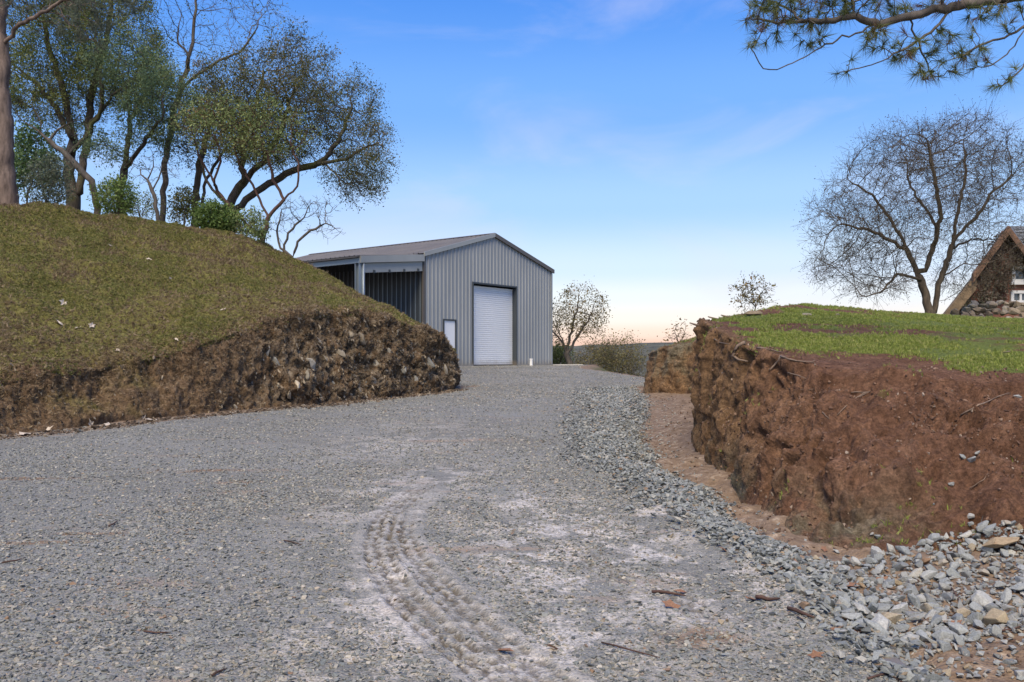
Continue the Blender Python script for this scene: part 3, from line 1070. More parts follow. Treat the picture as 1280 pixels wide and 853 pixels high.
# side wall under the lean-to (local x = 0 plane) and the other walls
sw = MB()
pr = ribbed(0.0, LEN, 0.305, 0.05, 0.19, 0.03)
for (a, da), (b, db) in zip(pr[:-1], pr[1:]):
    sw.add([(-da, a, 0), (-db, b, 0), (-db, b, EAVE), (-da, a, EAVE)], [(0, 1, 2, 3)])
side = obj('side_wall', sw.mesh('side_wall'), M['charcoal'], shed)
sr = MB()  # paler strips along the ribs: highlights put in as shape and colour
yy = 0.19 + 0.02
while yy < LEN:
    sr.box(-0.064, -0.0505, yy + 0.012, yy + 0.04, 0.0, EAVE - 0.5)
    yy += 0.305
tag(obj('rib_highlight', sr.mesh('rib_highlight'), M['steel'], side), kind='stuff')
bw = MB()
pr = ribbed(0.0, LEN, 0.262, 0.034, 0.13, 0.05)
for (a, da), (b, db) in zip(pr[:-1], pr[1:]):
    bw.add([(W + da, a, 0), (W + db, b, 0), (W + db, b, EAVE), (W + da, a, EAVE)], [(3, 2, 1, 0)])
bw.add([(-LW_, LEN, 0), (W, LEN, 0), (W, LEN, EAVE), (W / 2, LEN, PEAK), (0, LEN, EAVE), (-LW_, LEN, LZ0)], [(0, 1, 2, 3, 4, 5)])
obj('rear_wall', bw.mesh('rear_wall'), M['wall'], shed)
# corner trims
ct = MB()
ct.box(W - 0.075, W + 0.05, -0.05, 0.08, 0, EAVE - 0.02)
obj('corner_trim', ct.mesh('corner_trim'), M['wall'], shed)
ct = MB()
ct.box(-0.10, 0.02, -0.02, 0.10, 0, EAVE - 0.03)
obj('corner_trim', ct.mesh('corner_trim'), M['dark_trim'], shed)


# roofs: ribbed sheets running down the slope
def roof_sheet(p0, p1, y0, y1, pitch=0.3, h=0.035):
    """from (x, z) p0 at the top to p1 at the eave"""
    mb = MB()
    y = y0
    prof = []
    while y < y1:
        for dy, d in ((0, 0), (0.2, 0), (0.225, h), (0.255, h), (0.28, 0)):
            if y + dy <= y1: prof.append((y + dy, d))
        y += pitch
    for (a, da), (b, db) in zip(prof[:-1], prof[1:]):
        mb.add([(p0[0], a, p0[1] + da), (p1[0], a, p1[1] + da), (p1[0], b, p1[1] + db), (p0[0], b, p0[1] + db)], [(0, 1, 2, 3)])
    # underside
    mb.add([(p0[0], y0, p0[1] - 0.03), (p1[0], y0, p1[1] - 0.03), (p1[0], y1, p1[1] - 0.03), (p0[0], y1, p0[1] - 0.03)], [(3, 2, 1, 0)])
    return mb


sl = (PEAK - EAVE) / (W / 2)
ov = 0.22
roof = obj('roof', roof_sheet((W / 2, PEAK + 0.06), (-ov, EAVE + 0.06 - ov * sl), -0.05, LEN + 0.1).mesh('roof'), M['roof'], shed)
obj('roof', roof_sheet((W / 2, PEAK + 0.06), (W + 0.12, EAVE + 0.06 - 0.12 * sl), -0.05, LEN + 0.1).mesh('roof_right'), M['roof'], shed)
cap = MB()
cap.prism([(W / 2 - 0.2, -0.06, PEAK + 0.06), (W / 2, -0.06, PEAK + 0.125), (W / 2 + 0.2, -0.06, PEAK + 0.06), (W / 2, -0.06, PEAK + 0.03)],
          [(W / 2 - 0.2, LEN + .1, PEAK + 0.06), (W / 2, LEN + .1, PEAK + 0.125), (W / 2 + 0.2, LEN + .1, PEAK + 0.06), (W / 2, LEN + .1, PEAK + 0.03)])
obj('ridge_cap', cap.mesh('ridge_cap'), M['roof'], roof)
# rake trims along the gable
rk = MB()
A = [(-0.12, EAVE - 0.12 * sl - 0.10), (W / 2 - 0.002, PEAK - 0.09), (W / 2 - 0.002, PEAK + 0.11), (-0.12, EAVE - 0.12 * sl + 0.10)]
rk.prism([(x, -0.12, z) for x, z in A], [(x, -0.045, z) for x, z in A])
obj('rake_trim', rk.mesh('rake_trim'), M['trim'], shed)
rk = MB()
A = [(W / 2 + 0.002, PEAK - 0.09), (W + 0.14, EAVE - 0.14 * sl - 0.10), (W + 0.14, EAVE - 0.14 * sl + 0.10), (W / 2 + 0.002, PEAK + 0.11)]
rk.prism([(x, -0.12, z) for x, z in A], [(x, -0.045, z) for x, z in A])
obj('rake_trim', rk.mesh('rake_trim'), M['dark_trim'], shed)
# lean-to
obj('lean_to_roof', roof_sheet((-0.02, LZ1 + 0.06), (-LW_ - 0.22, LZ0 + 0.06 - 0.022), -0.02, LEN + 0.1).mesh('lean_to_roof'), M['roof'], shed)
fb = MB()
A = [(-LW_ - 0.12, LZ0 - 0.26), (-0.11, LZ1 - 0.26), (-0.11, LZ1 + 0.05), (-LW_ - 0.12, LZ0 + 0.035)]
fb.prism([(x, -0.10, z) for x, z in A], [(x, -0.024, z) for x, z in A])
obj('fascia', fb.mesh('fascia'), M['trim'], shed)
hb = MB()
A = [(-LW_ + 0.02, LZ0 - 0.66), (-0.13, LZ1 - 0.70), (-0.13, LZ1 - 0.27), (-LW_ + 0.02, LZ0 - 0.27)]
hb.prism([(x, 0.02, z) for x, z in A], [(x, 0.12, z) for x, z in A])
header = obj('header_beam', hb.mesh('header_beam'), M['trim'], shed)
for xx in (-3.1, -2.2, -1.3, -0.42):
    bk = MB(); bz = np.interp(xx, [-LW_, 0], [LZ0, LZ1]) - 0.7; bk.box(xx - 0.05, xx + 0.05, -0.015, 0.018, bz, bz + 0.13)
    obj('bracket', bk.mesh('bracket'), M['charcoal'], header)
eb = MB(); eb.box(-LW_ - 0.13, -LW_ - 0.02, -0.02, LEN, LZ0 - 0.26, LZ0 - 0.02)
obj('eave_beam', eb.mesh('eave_beam'), M['steel'], shed)
et = MB(); et.box(-LW_ - 0.27, -LW_ - 0.15, -0.03, LEN, LZ0 - 0.04, LZ0 + 0.012)
obj('eave_trim', et.mesh('eave_trim'), M['dark_trim'], shed)
for yy in (0.14, 4.7, 9.3, 13.8):
    po = MB()
    # H section post
    po.box(-LW_ - 0.02, -LW_ + 0.02, yy - 0.10, yy + 0.10, 0, LZ0 - 0.28)
    po.box(-LW_ - 0.13, -LW_ + 0.13, yy - 0.14, yy - 0.105, 0, LZ0 - 0.275)
    po.box(-LW_ - 0.13, -LW_ + 0.13, yy + 0.105, yy + 0.14, 0, LZ0 - 0.275)
    obj('post', po.mesh('post'), M['steel'], shed)
ds = MB()
ds.tube([(-LW_ + 0.06, -0.05, LZ0 - 0.28), (-LW_ + 0.06, -0.05, 0.1)], 0.055, 8)
obj('downpipe', ds.mesh('downpipe', smooth=True), M['steel'], shed)
# roller door
dm = MB()
z = 0.03
while z < DZ - 0.1:
    dm.add([(DX0 + 0.02, 0.24, z), (DX1 - 0.02, 0.24, z), (DX1 - 0.02, 0.218, z + 0.022), (DX0 + 0.02, 0.218, z + 0.022),
            (DX1 - 0.02, 0.218, z + 0.085), (DX0 + 0.02, 0.218, z + 0.085), (DX1 - 0.02, 0.24, z + 0.1), (DX0 + 0.02, 0.24, z + 0.1)],
           [(0, 1, 2, 3), (3, 2, 4, 5), (5, 4, 6, 7)])
    z += 0.1
door = obj('roller_door', dm.mesh('roller_door'), M['door_white'], shed)
bb = MB(); bb.box(DX0 + 0.03, DX1 - 0.03, 0.205, 0.26, 0.0, 0.05)
obj('bottom_bar', bb.mesh('bottom_bar'), M['rubber'], door)
fr = MB()
fr.box(DX0 - 0.05, DX0 + 0.015, -0.052, 0.28, 0, DZ + 0.06)
fr.box(DX1 - 0.015, DX1 + 0.05, -0.052, 0.28, 0, DZ + 0.06)
fr.box(DX0 + 0.017, DX1 - 0.017, -0.050, 0.28, DZ - 0.02, DZ + 0.05)
obj('door_frame', fr.mesh('door_frame'), M['charcoal'], shed)
# walk-in door
pd = MB(); pd.box(PX0 + 0.05, PX1 - 0.05, 0.0, 0.05, PZ0, PZ1 - 0.05)
pdo = obj('walk_door', pd.mesh('walk_door', 0.006), M['door_white'], shed)
hn = MB(); hn.tube([(PX0 + 0.13, -0.055, 1.0), (PX0 + 0.25, -0.055, 1.0)], 0.014, 6); hn.tube([(PX0 + 0.13, 0.01, 1.0), (PX0 + 0.13, -0.06, 1.0)], 0.014, 6)
obj('handle', hn.mesh('handle'), M['dark_trim'], pdo)
pf = MB()
pf.box(PX0 - 0.02, PX0 + 0.045, -0.05, 0.06, 0, PZ1 + 0.02)
pf.box(PX1 - 0.045, PX1 + 0.02, -0.05, 0.06, 0, PZ1 + 0.02)
pf.box(PX0 + 0.047, PX1 - 0.047, -0.048, 0.06, PZ1 - 0.045, PZ1 + 0.018)
obj('walk_door_frame', pf.mesh('walk_door_frame'), M['charcoal'], shed)
# slab and base trim
slb = MB(); slb.box(-LW_ - 0.3, W + 0.06, -0.07, LEN, -0.35, -0.004)
obj('slab', slb.mesh('slab'), M['concrete'], shed)
bt = MB()
for a, b in ((0.0, PX0 - 0.022), (PX1 + 0.022, DX0 - 0.052), (DX1 + 0.052, W + 0.05)):
    bt = MB()
    bt.box(a, b, -0.056, -0.042, 0.0, 0.07)
    obj('base_trim', bt.mesh('base_trim'), M['trim'], shed)
# low concrete footing running on to the right of the shed
fo = MB(); fo.box(0, 1.6, 0, 0.5, -0.5, 0.06)
foot = obj('concrete_footing', fo.mesh('concrete_footing', 0.02), M['concrete'])
c_ = at(690, 459, 46.9)
foot.location = (c_[0] + 0.1, c_[1] + 0.2, FZ - 0.02)
foot.rotation_euler = (0, 0, R(4))
tag(foot, 'low pale concrete footing running right from the shed corner', 'footing')
# capped pipe in front of the wall
sp_ = empty('standpipe', 'short white capped pipe standing in the gravel before the shed wall', 'pipe', tuple(at(664, 460, 44.0)))
sp_.location.z = float(ground_height(np.array([sp_.location.x]), np.array([sp_.location.y]))[0])
q = MB(); q.tube([(0, 0, -0.1), (0, 0, 0.30)], 0.075, 12)
obj('pipe', q.mesh('pipe', smooth=False), M['pvc'], sp_)
q = MB(); q.tube([(0, 0, 0.302), (0, 0, 0.35)], [0.092, 0.088], 12)
obj('cap', q.mesh('cap'), M['pvc'], sp_)


# ================================================================== THE HOUSE BEHIND THE BANK
M['brick'] = simple_mat('brick', (0.20, 0.088, 0.062), 0.85, 0, 0.35, 5.0, 0.4, 0.01)
M['timber'] = simple_mat('brown_timber', (0.15, 0.085, 0.052), 0.8, 0, 0.35, 4.0, 0.4, 0.01)
M['timber_pale'] = simple_mat('weathered_timber', (0.19, 0.135, 0.08), 0.85, 0, 0.3, 5.0, 0.4, 0.01)
M['slate'] = simple_mat('grey_shingle', (0.13, 0.145, 0.165), 0.75, 0, 0.3, 9.0, 0.3, 0.006)
M['white_paint'] = simple_mat('white_paint', (0.55, 0.56, 0.57), 0.5, 0, 0.05)
m, nt, b = new_mat('window_glass')
b.inputs['Base Color'].default_value = (0.06, 0.075, 0.09, 1); b.inputs['Roughness'].default_value = 0.08; b.inputs['Specular IOR Level'].default_value = 0.8
M['glass'] = m
HD = 42.0


def hp(px, py, dd=0.0):
    return tuple(at(px, py, HD + dd))


base_h = at(1180, 398, HD)
house = empty('brick_house', 'brick house with steep vine-covered gable behind the rubble heap', 'house', (base_h[0], base_h[1], base_h[2]))
hb_ = Vector(base_h)


def local(pts):
    return [tuple(Vector(p) - hb_) for p in pts]


g0, g1, g2, g3, g4 = (1181, 402), (1219, 343), (1257, 287), (1296, 345), (1340, 402)
mb = MB()
A = [hp(*g0), hp(1330, 402), hp(1330, 392), hp(1294, 340), hp(*g2), hp(1222, 340)]
mb.prism(local([(p[0], p[1] + 0.3, p[2]) for p in A]), local([(p[0] + 2.4, p[1] + 2.9, p[2]) for p in A]))
obj('wall', mb.mesh('house_wall'), M['brick'], house)
# brick courses in relief on the exposed lower wall
nb = 0
bx0, bx1, bz0 = hp(1226, 0)[0], hp(1296, 0)[0], hp(0, 398)[2]
bm_ = MB()
for r_ in range(13):
    zz = bz0 + 0.03 + r_ * 0.098
    xx = bx0 + (0.14 if r_ % 2 else 0)
    while xx < bx1:
        if not (hp(1264, 0)[0] - 0.05 < xx + 0.13 and zz + .09 > hp(0, 389)[2] - .04 and xx < hp(1306, 0)[0] + .05):
            bm_.box(xx - hb_.x, xx + 0.26 - hb_.x, 0.285 - random.random() * 0.012, 0.32, zz - hb_.z, zz + 0.085 - hb_.z)
        xx += 0.275
tag(obj('brickwork', bm_.mesh('brickwork'), M['brick'], house), kind='stuff')


def gable_slab(p, q, th, y0, y1, back=(0, 0)):
    """sloping slab under the line p..q with upright ends, mitred at the apex; back: how far the far end is moved aside"""
    a, b = Vector(hp(*p)), Vector(hp(*q))
    A = [a, b, b - Vector((0, 0, th)), a - Vector((0, 0, th))]
    mb = MB()
    mb.prism(local([(v.x, v.y + y0, v.z) for v in A]), local([(v.x + back[0], v.y + y1, v.z) for v in A]))
    return mb


BK = (2.6, 0)
rf = obj('roof', gable_slab((1257, 282.5), (1212, 343), 0.22, -0.16, 3.0, BK).mesh('house_roof'), M['slate'], house)
obj('rake_board', gable_slab((1257, 283.5), (1212.5, 343.5), 0.42, -0.3, -0.165).mesh('rake_board'), M['timber'], rf)
rf = obj('roof', gable_slab((1217, 344), (1177, 395), 0.2, 0.05, 3.0, BK).mesh('house_roof_low'), M['slate'], house)
obj('rake_board', gable_slab((1219, 343.5), (1176, 396.5), 0.7, -0.12, 0.045).mesh('rake_board_low'), M['timber_pale'], rf)
rf = obj('roof', gable_slab((1257, 282.5), (1308, 351), 0.22, -0.16, 3.0, BK).mesh('house_roof_right'), M['slate'], house)
obj('rake_board', gable_slab((1257.1, 283.5), (1308, 352), 0.42, -0.3, -0.165).mesh('rake_board_right'), M['timber'], rf)
# shingled dormer roof running to the right behind the gable, with its courses of shingles
p, q = hp(1259, 283, 1.0), hp(1330, 283, 1.0)
p2, q2 = hp(1290, 330, -0.0), hp(1345, 330, -0.0)
mb = MB()
mb.prism(local([p, q, q2, p2]), local([(v[0], v[1] + 0.12, v[2] - 0.1) for v in (p, q, q2, p2)]))
side_roof = obj('side_roof', mb.mesh('side_roof'), M['slate'], house)
sm = MB()
for k in range(11):
    t0 = k / 11
    a = Vector(p).lerp(Vector(p2), t0); c = Vector(q).lerp(Vector(q2), t0)
    a2 = Vector(p).lerp(Vector(p2), t0 + 1 / 11); c2 = Vector(q).lerp(Vector(q2), t0 + 1 / 11)
    for s_ in range(14):
        u0, u1 = s_ / 14 + 0.004, (s_ + 1) / 14 - 0.004
        v0, v1 = a.lerp(c, u0), a.lerp(c, u1)
        w0, w1 = a2.lerp(c2, u0), a2.lerp(c2, u1)
        lift = Vector((0, -0.035 - 0.02 * random.random(), 0.03))
        sm.add(local([v0 + Vector((0, -.004, .004)), v1 + Vector((0, -.004, .004)), w1 + lift, w0 + lift]), [(0, 1, 2, 3)])
tag(obj('shingles', sm.mesh('shingles'), M['slate'], side_roof), kind='stuff')


def window(x0, x1, y0, y1, bars):
    """pixel rectangle on the gable wall"""
    a = Vector(hp(x0, y1)) - hb_; b = Vector(hp(x1, y0)) - hb_
    f = MB(); t = 0.14
    f.box(a.x, a.x + t, 0.16, 0.33, a.z, b.z); f.box(b.x - t, b.x, 0.16, 0.33, a.z, b.z)
    f.box(a.x + t + .001, b.x - t - .001, 0.162, 0.33, b.z - t, b.z); f.box(a.x + t + .001, b.x - t - .001, 0.162, 0.33, a.z, a.z + t)
    for k in range(bars):
        xx = a.x + (b.x - a.x) * (k + 1) / (bars + 1)
        f.box(xx - 0.05, xx + 0.05, 0.19, 0.31, a.z + t + .001, b.z - t - .001)
    fo_ = obj('window', f.mesh('window'), M['white_paint'], house)
    g = MB(); g.box(a.x + t * .9, b.x - t * .9, 0.285, 0.325, a.z + t * .9, b.z - t * .9)
    obj('pane', g.mesh('pane'), M['glass'], fo_)
    s_ = MB(); s_.box(a.x - 0.08, b.x + 0.08, 0.08, 0.30, a.z - 0.12, a.z - 0.003)
    obj('sill', s_.mesh('sill'), M['white_paint'], fo_)


window(1268, 1300, 332, 352.5, 0)
window(1266.5, 1304, 363, 379, 2)


# ================================================================== TREES AND SHRUBS
def grow(limbs, blobs, n_att, step, di, dk, seed, up=0.05, jit=0.25, iters=140, r_tip=0.006, r_root=0.2, shell=0.0):
    """limbs: list of world polylines (the first is the trunk); blobs: (centre, radii) filled with branches by space colonisation.
       returns node positions, parents, radii"""
    rg = np.random.default_rng(seed)
    pos, par = [], []
    for li, L in enumerate(limbs):
        L = np.asarray(L, float)
        seg = np.linalg.norm(np.diff(L, axis=0), axis=1)
        s = np.concatenate(([0], np.cumsum(seg)))
        k = max(2, int(s[-1] / step) + 1)
        q = np.linspace(0, s[-1], k)
        pts = np.stack([np.interp(q, s, L[:, i]) for i in range(3)], 1)
        pts[1:-1] += rg.normal(0, step * 0.13, (max(0, k - 2), 3))
        if li == 0:
            pos.append(pts[0]); par.append(-1); prev = 0
        else:
            A = np.array(pos)
            prev = int(np.argmin(((A - pts[0]) ** 2).sum(1)))
            if np.linalg.norm(A[prev] - pts[0]) > step * 0.6:
                pos.append(pts[0]); par.append(prev); prev = len(pos) - 1
        for p in pts[1:]:
            pos.append(p); par.append(prev); prev = len(pos) - 1
    pos = np.array(pos); par = np.array(par)
    vols = np.array([np.prod(b[1]) for b in blobs]); vols = vols / vols.sum()
    att = []
    for (c, r), v in zip(blobs, vols):
        m = max(6, int(n_att * v))
        d = rg.normal(size=(m, 3)); d /= np.linalg.norm(d, axis=1, keepdims=True)
        rad = rg.random(m) ** (1 / 3.0)
        rad = shell + (1 - shell) * rad
        att.append(np.asarray(c) + d * rad[:, None] * np.asarray(r))
    att = np.concatenate(att)
    att = att[vnoise(att * 0.6, seed + 300) + 0.4 * vnoise(att * 1.7, seed + 301) > -0.36] if len(att) > 250 else att
    D = np.full(len(att), 1e9); NI = np.zeros(len(att), int)

    def upd(lo):
        nonlocal D, NI
        nw = pos[lo:]
        for c in range(0, len(nw), 256):
            dd = np.linalg.norm(att[:, None] - nw[None, c:c + 256], axis=2)
            k = dd.argmin(1); dm = dd[np.arange(len(att)), k]
            m = dm < D
            D = np.where(m, dm, D); NI = np.where(m, lo + c + k, NI)

    upd(0)
    kids = np.zeros(len(pos), int)
    np.add.at(kids, par[1:], 1)
    for it in range(iters):
        act = (D < di)
        if not act.any():
            if len(att) == 0: break
            di *= 1.5
            if di > 60: break
            continue
        V = att[act] - pos[NI[act]]
        V /= np.maximum(np.linalg.norm(V, axis=1, keepdims=True), 1e-6)
        u, inv = np.unique(NI[act], return_inverse=True)
        acc = np.zeros((len(u), 3)); np.add.at(acc, inv, V)
        acc /= np.maximum(np.linalg.norm(acc, axis=1, keepdims=True), 1e-6)
        acc += rg.normal(0, jit, acc.shape); acc[:, 2] += up
        acc /= np.maximum(np.linalg.norm(acc, axis=1, keepdims=True), 1e-6)
        lo = len(pos)
        full = kids[u] >= 3
        if full.all():
            keep = ~act
            att, D, NI = att[keep], D[keep], NI[keep]
            continue
        stuck = full[np.searchsorted(u, NI[act])]
        u, acc = u[~full], acc[~full]
        pos = np.concatenate((pos, pos[u] + acc * step)); par = np.concatenate((par, u))
        kids[u] += 1
        kids = np.concatenate((kids, np.zeros(len(u), int)))
        ia = np.where(act)[0][stuck]
        D[ia] = 0.0
        upd(lo)
        keep = D > dk
        att, D, NI = att[keep], D[keep], NI[keep]
        if len(att) == 0 or len(pos) > 9000: break
    cnt = np.zeros(len(pos)); haschild = np.zeros(len(pos), bool); haschild[par[1:]] = True
    cnt[~haschild] = 1
    for i in range(len(pos) - 1, 0, -1): cnt[par[i]] += cnt[i]
    e = math.log(max(2, cnt[0])) / math.log(r_root / r_tip)
    rad = r_tip * cnt ** (1 / e)
    return pos, par, rad, haschild


def tubes(pos, par, rad, split=0.028):
    """skin the skeleton: thick limbs with 7 sides, twigs with 3"""
    n = len(pos)
    best = np.full(n, -1)
    for i in range(1, n):
        p = par[i]
        if best[p] < 0 or rad[i] > rad[best[p]]: best[p] = i
    d = np.zeros((n, 3)); d[1:] = pos[1:] - pos[par[1:]]
    nd = d.copy()
    m = best >= 0
    nd[m] = d[m] + (pos[best[m]] - pos[m])
    nd /= np.maximum(np.linalg.norm(nd, axis=1, keepdims=True), 1e-9)
    d /= np.maximum(np.linalg.norm(d, axis=1, keepdims=True), 1e-9)
    ref = np.array((0.91, 0.37, 0.18))

    def rings(P, Dn, r, k):
        a = np.cross(Dn, ref); a /= np.maximum(np.linalg.norm(a, axis=1, keepdims=True), 1e-6)
        c = np.cross(Dn, a)
        t = np.arange(k) * 2 * math.pi / k
        return P[:, None] + (a[:, None] * np.cos(t)[None, :, None] + c[:, None] * np.sin(t)[None, :, None]) * r[:, None, None]

    Vs, Fs, base = [], [], 0
    thick = rad > split
    for k, sel in ((7, np.where(thick[1:])[0] + 1), (3, np.where(~thick[1:])[0] + 1)):
        if len(sel) == 0: continue
        p = par[sel]
        main = best[p] == sel
        r0 = np.where(main, rad[p], rad[sel] * 1.12)
        r0 = np.minimum(r0, rad[sel] * 1.6)
        D0 = np.where(main[:, None], nd[p], d[sel])
        D0 = np.where((p == 0)[:, None], d[sel], D0)
        A = rings(pos[p], D0, r0, k); B = rings(pos[sel], nd[sel], rad[sel], k)
        V = np.concatenate((A, B), 1).reshape(-1, 3)
        o = np.arange(len(sel))[:, None] * 2 * k
        j = np.arange(k)[None]
        Fq = np.stack([o + j, o + (j + 1) % k, o + k + (j + 1) % k, o + k + j], 2).reshape(-1, 4)
        if k > 3:
            _, fi, inv = np.unique(np.round(V, 4), axis=0, return_index=True, return_inverse=True)
            V, Fq = V[fi], inv.reshape(-1)[Fq]
            Fq = Fq[(Fq[:, 0] != Fq[:, 1]) & (Fq[:, 2] != Fq[:, 3]) & (Fq[:, 0] != Fq[:, 3]) & (Fq[:, 1] != Fq[:, 2])]
        Fq = Fq + base
        Vs.append(V); Fs.append(Fq); base += len(V)
    return np.concatenate(Vs), np.concatenate(Fs)


def leaves(P, n, spread, size, rg, droop=0.0, aspect=0.45, jit=0.35):
    """n folded leaves around every point"""
    C = np.repeat(P, n, 0)
    C = C + rg.normal(0, spread, C.shape)
    m = len(C)
    a = rg.normal(size=(m, 3)); a[:, 2] -= droop; a /= np.linalg.norm(a, axis=1, keepdims=True)
    b = np.cross(a, rg.normal(size=(m, 3))); b /= np.maximum(np.linalg.norm(b, axis=1, keepdims=True), 1e-6)
    s = (size * (1 + jit * rg.normal(size=m)).clip(0.4, 2))[:, None]
    nn = np.cross(a, b)
    v0 = C - a * s * 0.5; v2 = C + a * s * 0.5
    v1 = C + b * s * aspect * 0.5 + nn * s * 0.06; v3 = C - b * s * aspect * 0.5 + nn * s * 0.06
    V = np.stack([v0, v1, v2, v3], 1).reshape(-1, 3)
    Fq = np.arange(m * 4).reshape(m, 4)
    return V, Fq


def twigs(pos, par, sel, n, length, rg, down=0.0):
    """short thin twigs, returned as two-node chains to append"""
    P = np.repeat(sel, n)
    d0 = pos[P] - pos[np.maximum(par[P], 0)]
    d0 /= np.maximum(np.linalg.norm(d0, axis=1, keepdims=True), 1e-6)
    d = d0 + rg.normal(0, 0.75, d0.shape); d[:, 2] -= down
    d /= np.maximum(np.linalg.norm(d, axis=1, keepdims=True), 1e-6)
    a = pos[P] + d * (length * (0.5 + rg.random(len(P))))[:, None]
    return a, P


def make_tree(name, label, cat, limbs, blobs, bark, leaf, n_att=700, step=0.3, di=3.0, dk=0.4, seed=1, r_root=0.2, r_tip=0.007, leaf_n=6, leaf_size=0.06,
              leaf_spread=0.14, twig_n=2, twig_len=0.3, droop=0.3, leaf_on=1, up=0.05, jit=0.25, group=None, down=0.0, shell=0.0, base=None, aspect=0.45, bare=0.0, split=0.028):
    rg = np.random.default_rng(seed + 900)
    b0 = np.asarray(limbs[0][0], float)
    tz = top_z(float(b0[0]), float(b0[1]))[0] - 0.12
    if tz < b0[2]:                                   # carry the stem down into the soil
        limbs = [[np.array((b0[0], b0[1], tz))] + list(limbs[0])] + list(limbs[1:])
    pos, par, rad, hc = grow(limbs, blobs, n_att, step, di, dk, seed, up, jit, 150, r_tip, r_root, shell)
    root = pos[0].copy()
    fine = np.where(rad < r_tip * (2.6 if leaf_on else 1.6))[0]
    fine = fine[fine > 0]
    tp, tpar = twigs(pos, par, fine, twig_n, twig_len, rg, down)
    pos2 = np.concatenate((pos, tp)); par2 = np.concatenate((par, tpar)); rad2 = np.concatenate((rad, np.full(len(tp), r_tip * 0.62)))
    # the stem flares into the ground
    h = np.linalg.norm(pos2 - pos2[0], axis=1)
    rad2 = np.where((rad2 > r_root * 0.6), rad2 * (1 + 0.35 * np.exp(-h / (r_root * 2.2))), rad2)
    e = empty(name, label, cat, tuple(root), 0, group)
    V, Fq = tubes(pos2, par2, rad2, split)
    obj('trunk', npmesh('trunk', V - root, [Fq], True), bark, e)
    if leaf is not None and leaf_n > 0:
        P = tp
        if bare > 0: P = P[(rg.random(len(P)) > bare * 0.6) & (vnoise(P * 1.35, seed + 70) + 0.4 * rg.normal(size=len(P)) > -0.75 + bare * 1.6)]
        V, Fq = leaves(P, leaf_n, leaf_spread, leaf_size, rg, droop, aspect)
        rnd = np.repeat(np.clip(0.5 + 0.28 * vnoise(P * 0.9, seed) + 0.22 * rg.normal(size=len(P)), 0, 1), leaf_n)
        rnd = np.clip(rnd + rg.normal(0, 0.15, len(rnd)), 0, 1)
        obj('crown', npmesh('crown', V - root, [Fq], False, None, {'rnd': rnd}), leaf, e)
    return e


def pl(pts, d, dz=None):
    """pixel polyline to world points, dz: change of distance along the line"""
    out = []
    for i, p in enumerate(pts):
        dd = d if dz is None else d + dz * i / (len(pts) - 1)
        out.append(at(p[0], p[1], p[2] if len(p) > 2 else dd))
    return out


def bl(items, d, depth):
    """(px, py, rx, ry[, d]) to crown volumes"""
    out = []
    for it in items:
        dd = it[4] if len(it) > 4 else d
        out.append((at(it[0], it[1], dd), (it[2] / F * dd, depth if len(it) < 6 else it[5], it[3] / F * dd)))
    return out


M['bark_oak'] = bark_mat('oak_bark', (0.030, 0.025, 0.020), (0.098, 0.082, 0.066), (0.06, 0.066, 0.02))
M['bark_grey'] = bark_mat('grey_bark', (0.045, 0.039, 0.033), (0.13, 0.112, 0.095))
M['bark_red'] = bark_mat('red_bark', (0.04, 0.022, 0.017), (0.10, 0.054, 0.040))
M['bark_pine'] = bark_mat('pine_bark', (0.058, 0.042, 0.035), (0.22, 0.165, 0.135), None, 7.0)
M['bark_right'] = bark_mat('lawn_tree_bark', (0.035, 0.028, 0.021), (0.12, 0.092, 0.062))
M['leaf_oak'] = leaf_mat('oak_leaf', [(0.065, 0.089, 0.026), (0.118, 0.157, 0.043), (0.182, 0.226, 0.066), (0.254, 0.254, 0.092)])
M['leaf_blue'] = leaf_mat('blue_green_leaf', [(0.081, 0.132, 0.066), (0.147, 0.219, 0.112), (0.211, 0.290, 0.142), (0.243, 0.281, 0.089)])
M['leaf_brown'] = leaf_mat('brown_green_leaf', [(0.048, 0.063, 0.024), (0.097, 0.115, 0.041), (0.145, 0.149, 0.059), (0.226, 0.174, 0.082)])
M['leaf_pale'] = leaf_mat('pale_green_leaf', [(0.109, 0.149, 0.053), (0.189, 0.251, 0.093), (0.276, 0.337, 0.133), (0.232, 0.157, 0.080)])
M['leaf_bright'] = leaf_mat('bright_leaf', [(0.075, 0.125, 0.031), (0.125, 0.200, 0.050), (0.188, 0.263, 0.075), (0.250, 0.275, 0.075)])
M['leaf_shrub'] = leaf_mat('shrub_leaf', [(0.044, 0.088, 0.031), (0.088, 0.157, 0.056), (0.140, 0.229, 0.088), (0.211, 0.299, 0.140)])
M['leaf_sage'] = leaf_mat('grey_green_leaf', [(0.072, 0.091, 0.058), (0.117, 0.143, 0.094), (0.169, 0.195, 0.130)])
M['leaf_dry'] = leaf_mat('dry_leaf', [(0.05, 0.042, 0.024), (0.085, 0.068, 0.036), (0.12, 0.09, 0.045)])
M['leaf_autumn'] = leaf_mat('autumn_leaf', [(0.11, 0.10, 0.035), (0.18, 0.155, 0.055), (0.22, 0.165, 0.065), (0.22, 0.12, 0.055)])
M['leaf_thicket'] = leaf_mat('thicket_leaf', [(0.13, 0.115, 0.05), (0.19, 0.175, 0.07), (0.24, 0.21, 0.085), (0.20, 0.14, 0.07)])
M['leaf_vine'] = leaf_mat('grey_vine_leaf', [(0.075, 0.062, 0.048), (0.13, 0.11, 0.085), (0.18, 0.155, 0.125), (0.12, 0.13, 0.075)])
M['needle'] = leaf_mat('pine_needle', [(0.057, 0.086, 0.034), (0.109, 0.144, 0.052), (0.161, 0.190, 0.069), (0.172, 0.161, 0.069)], 0.3)
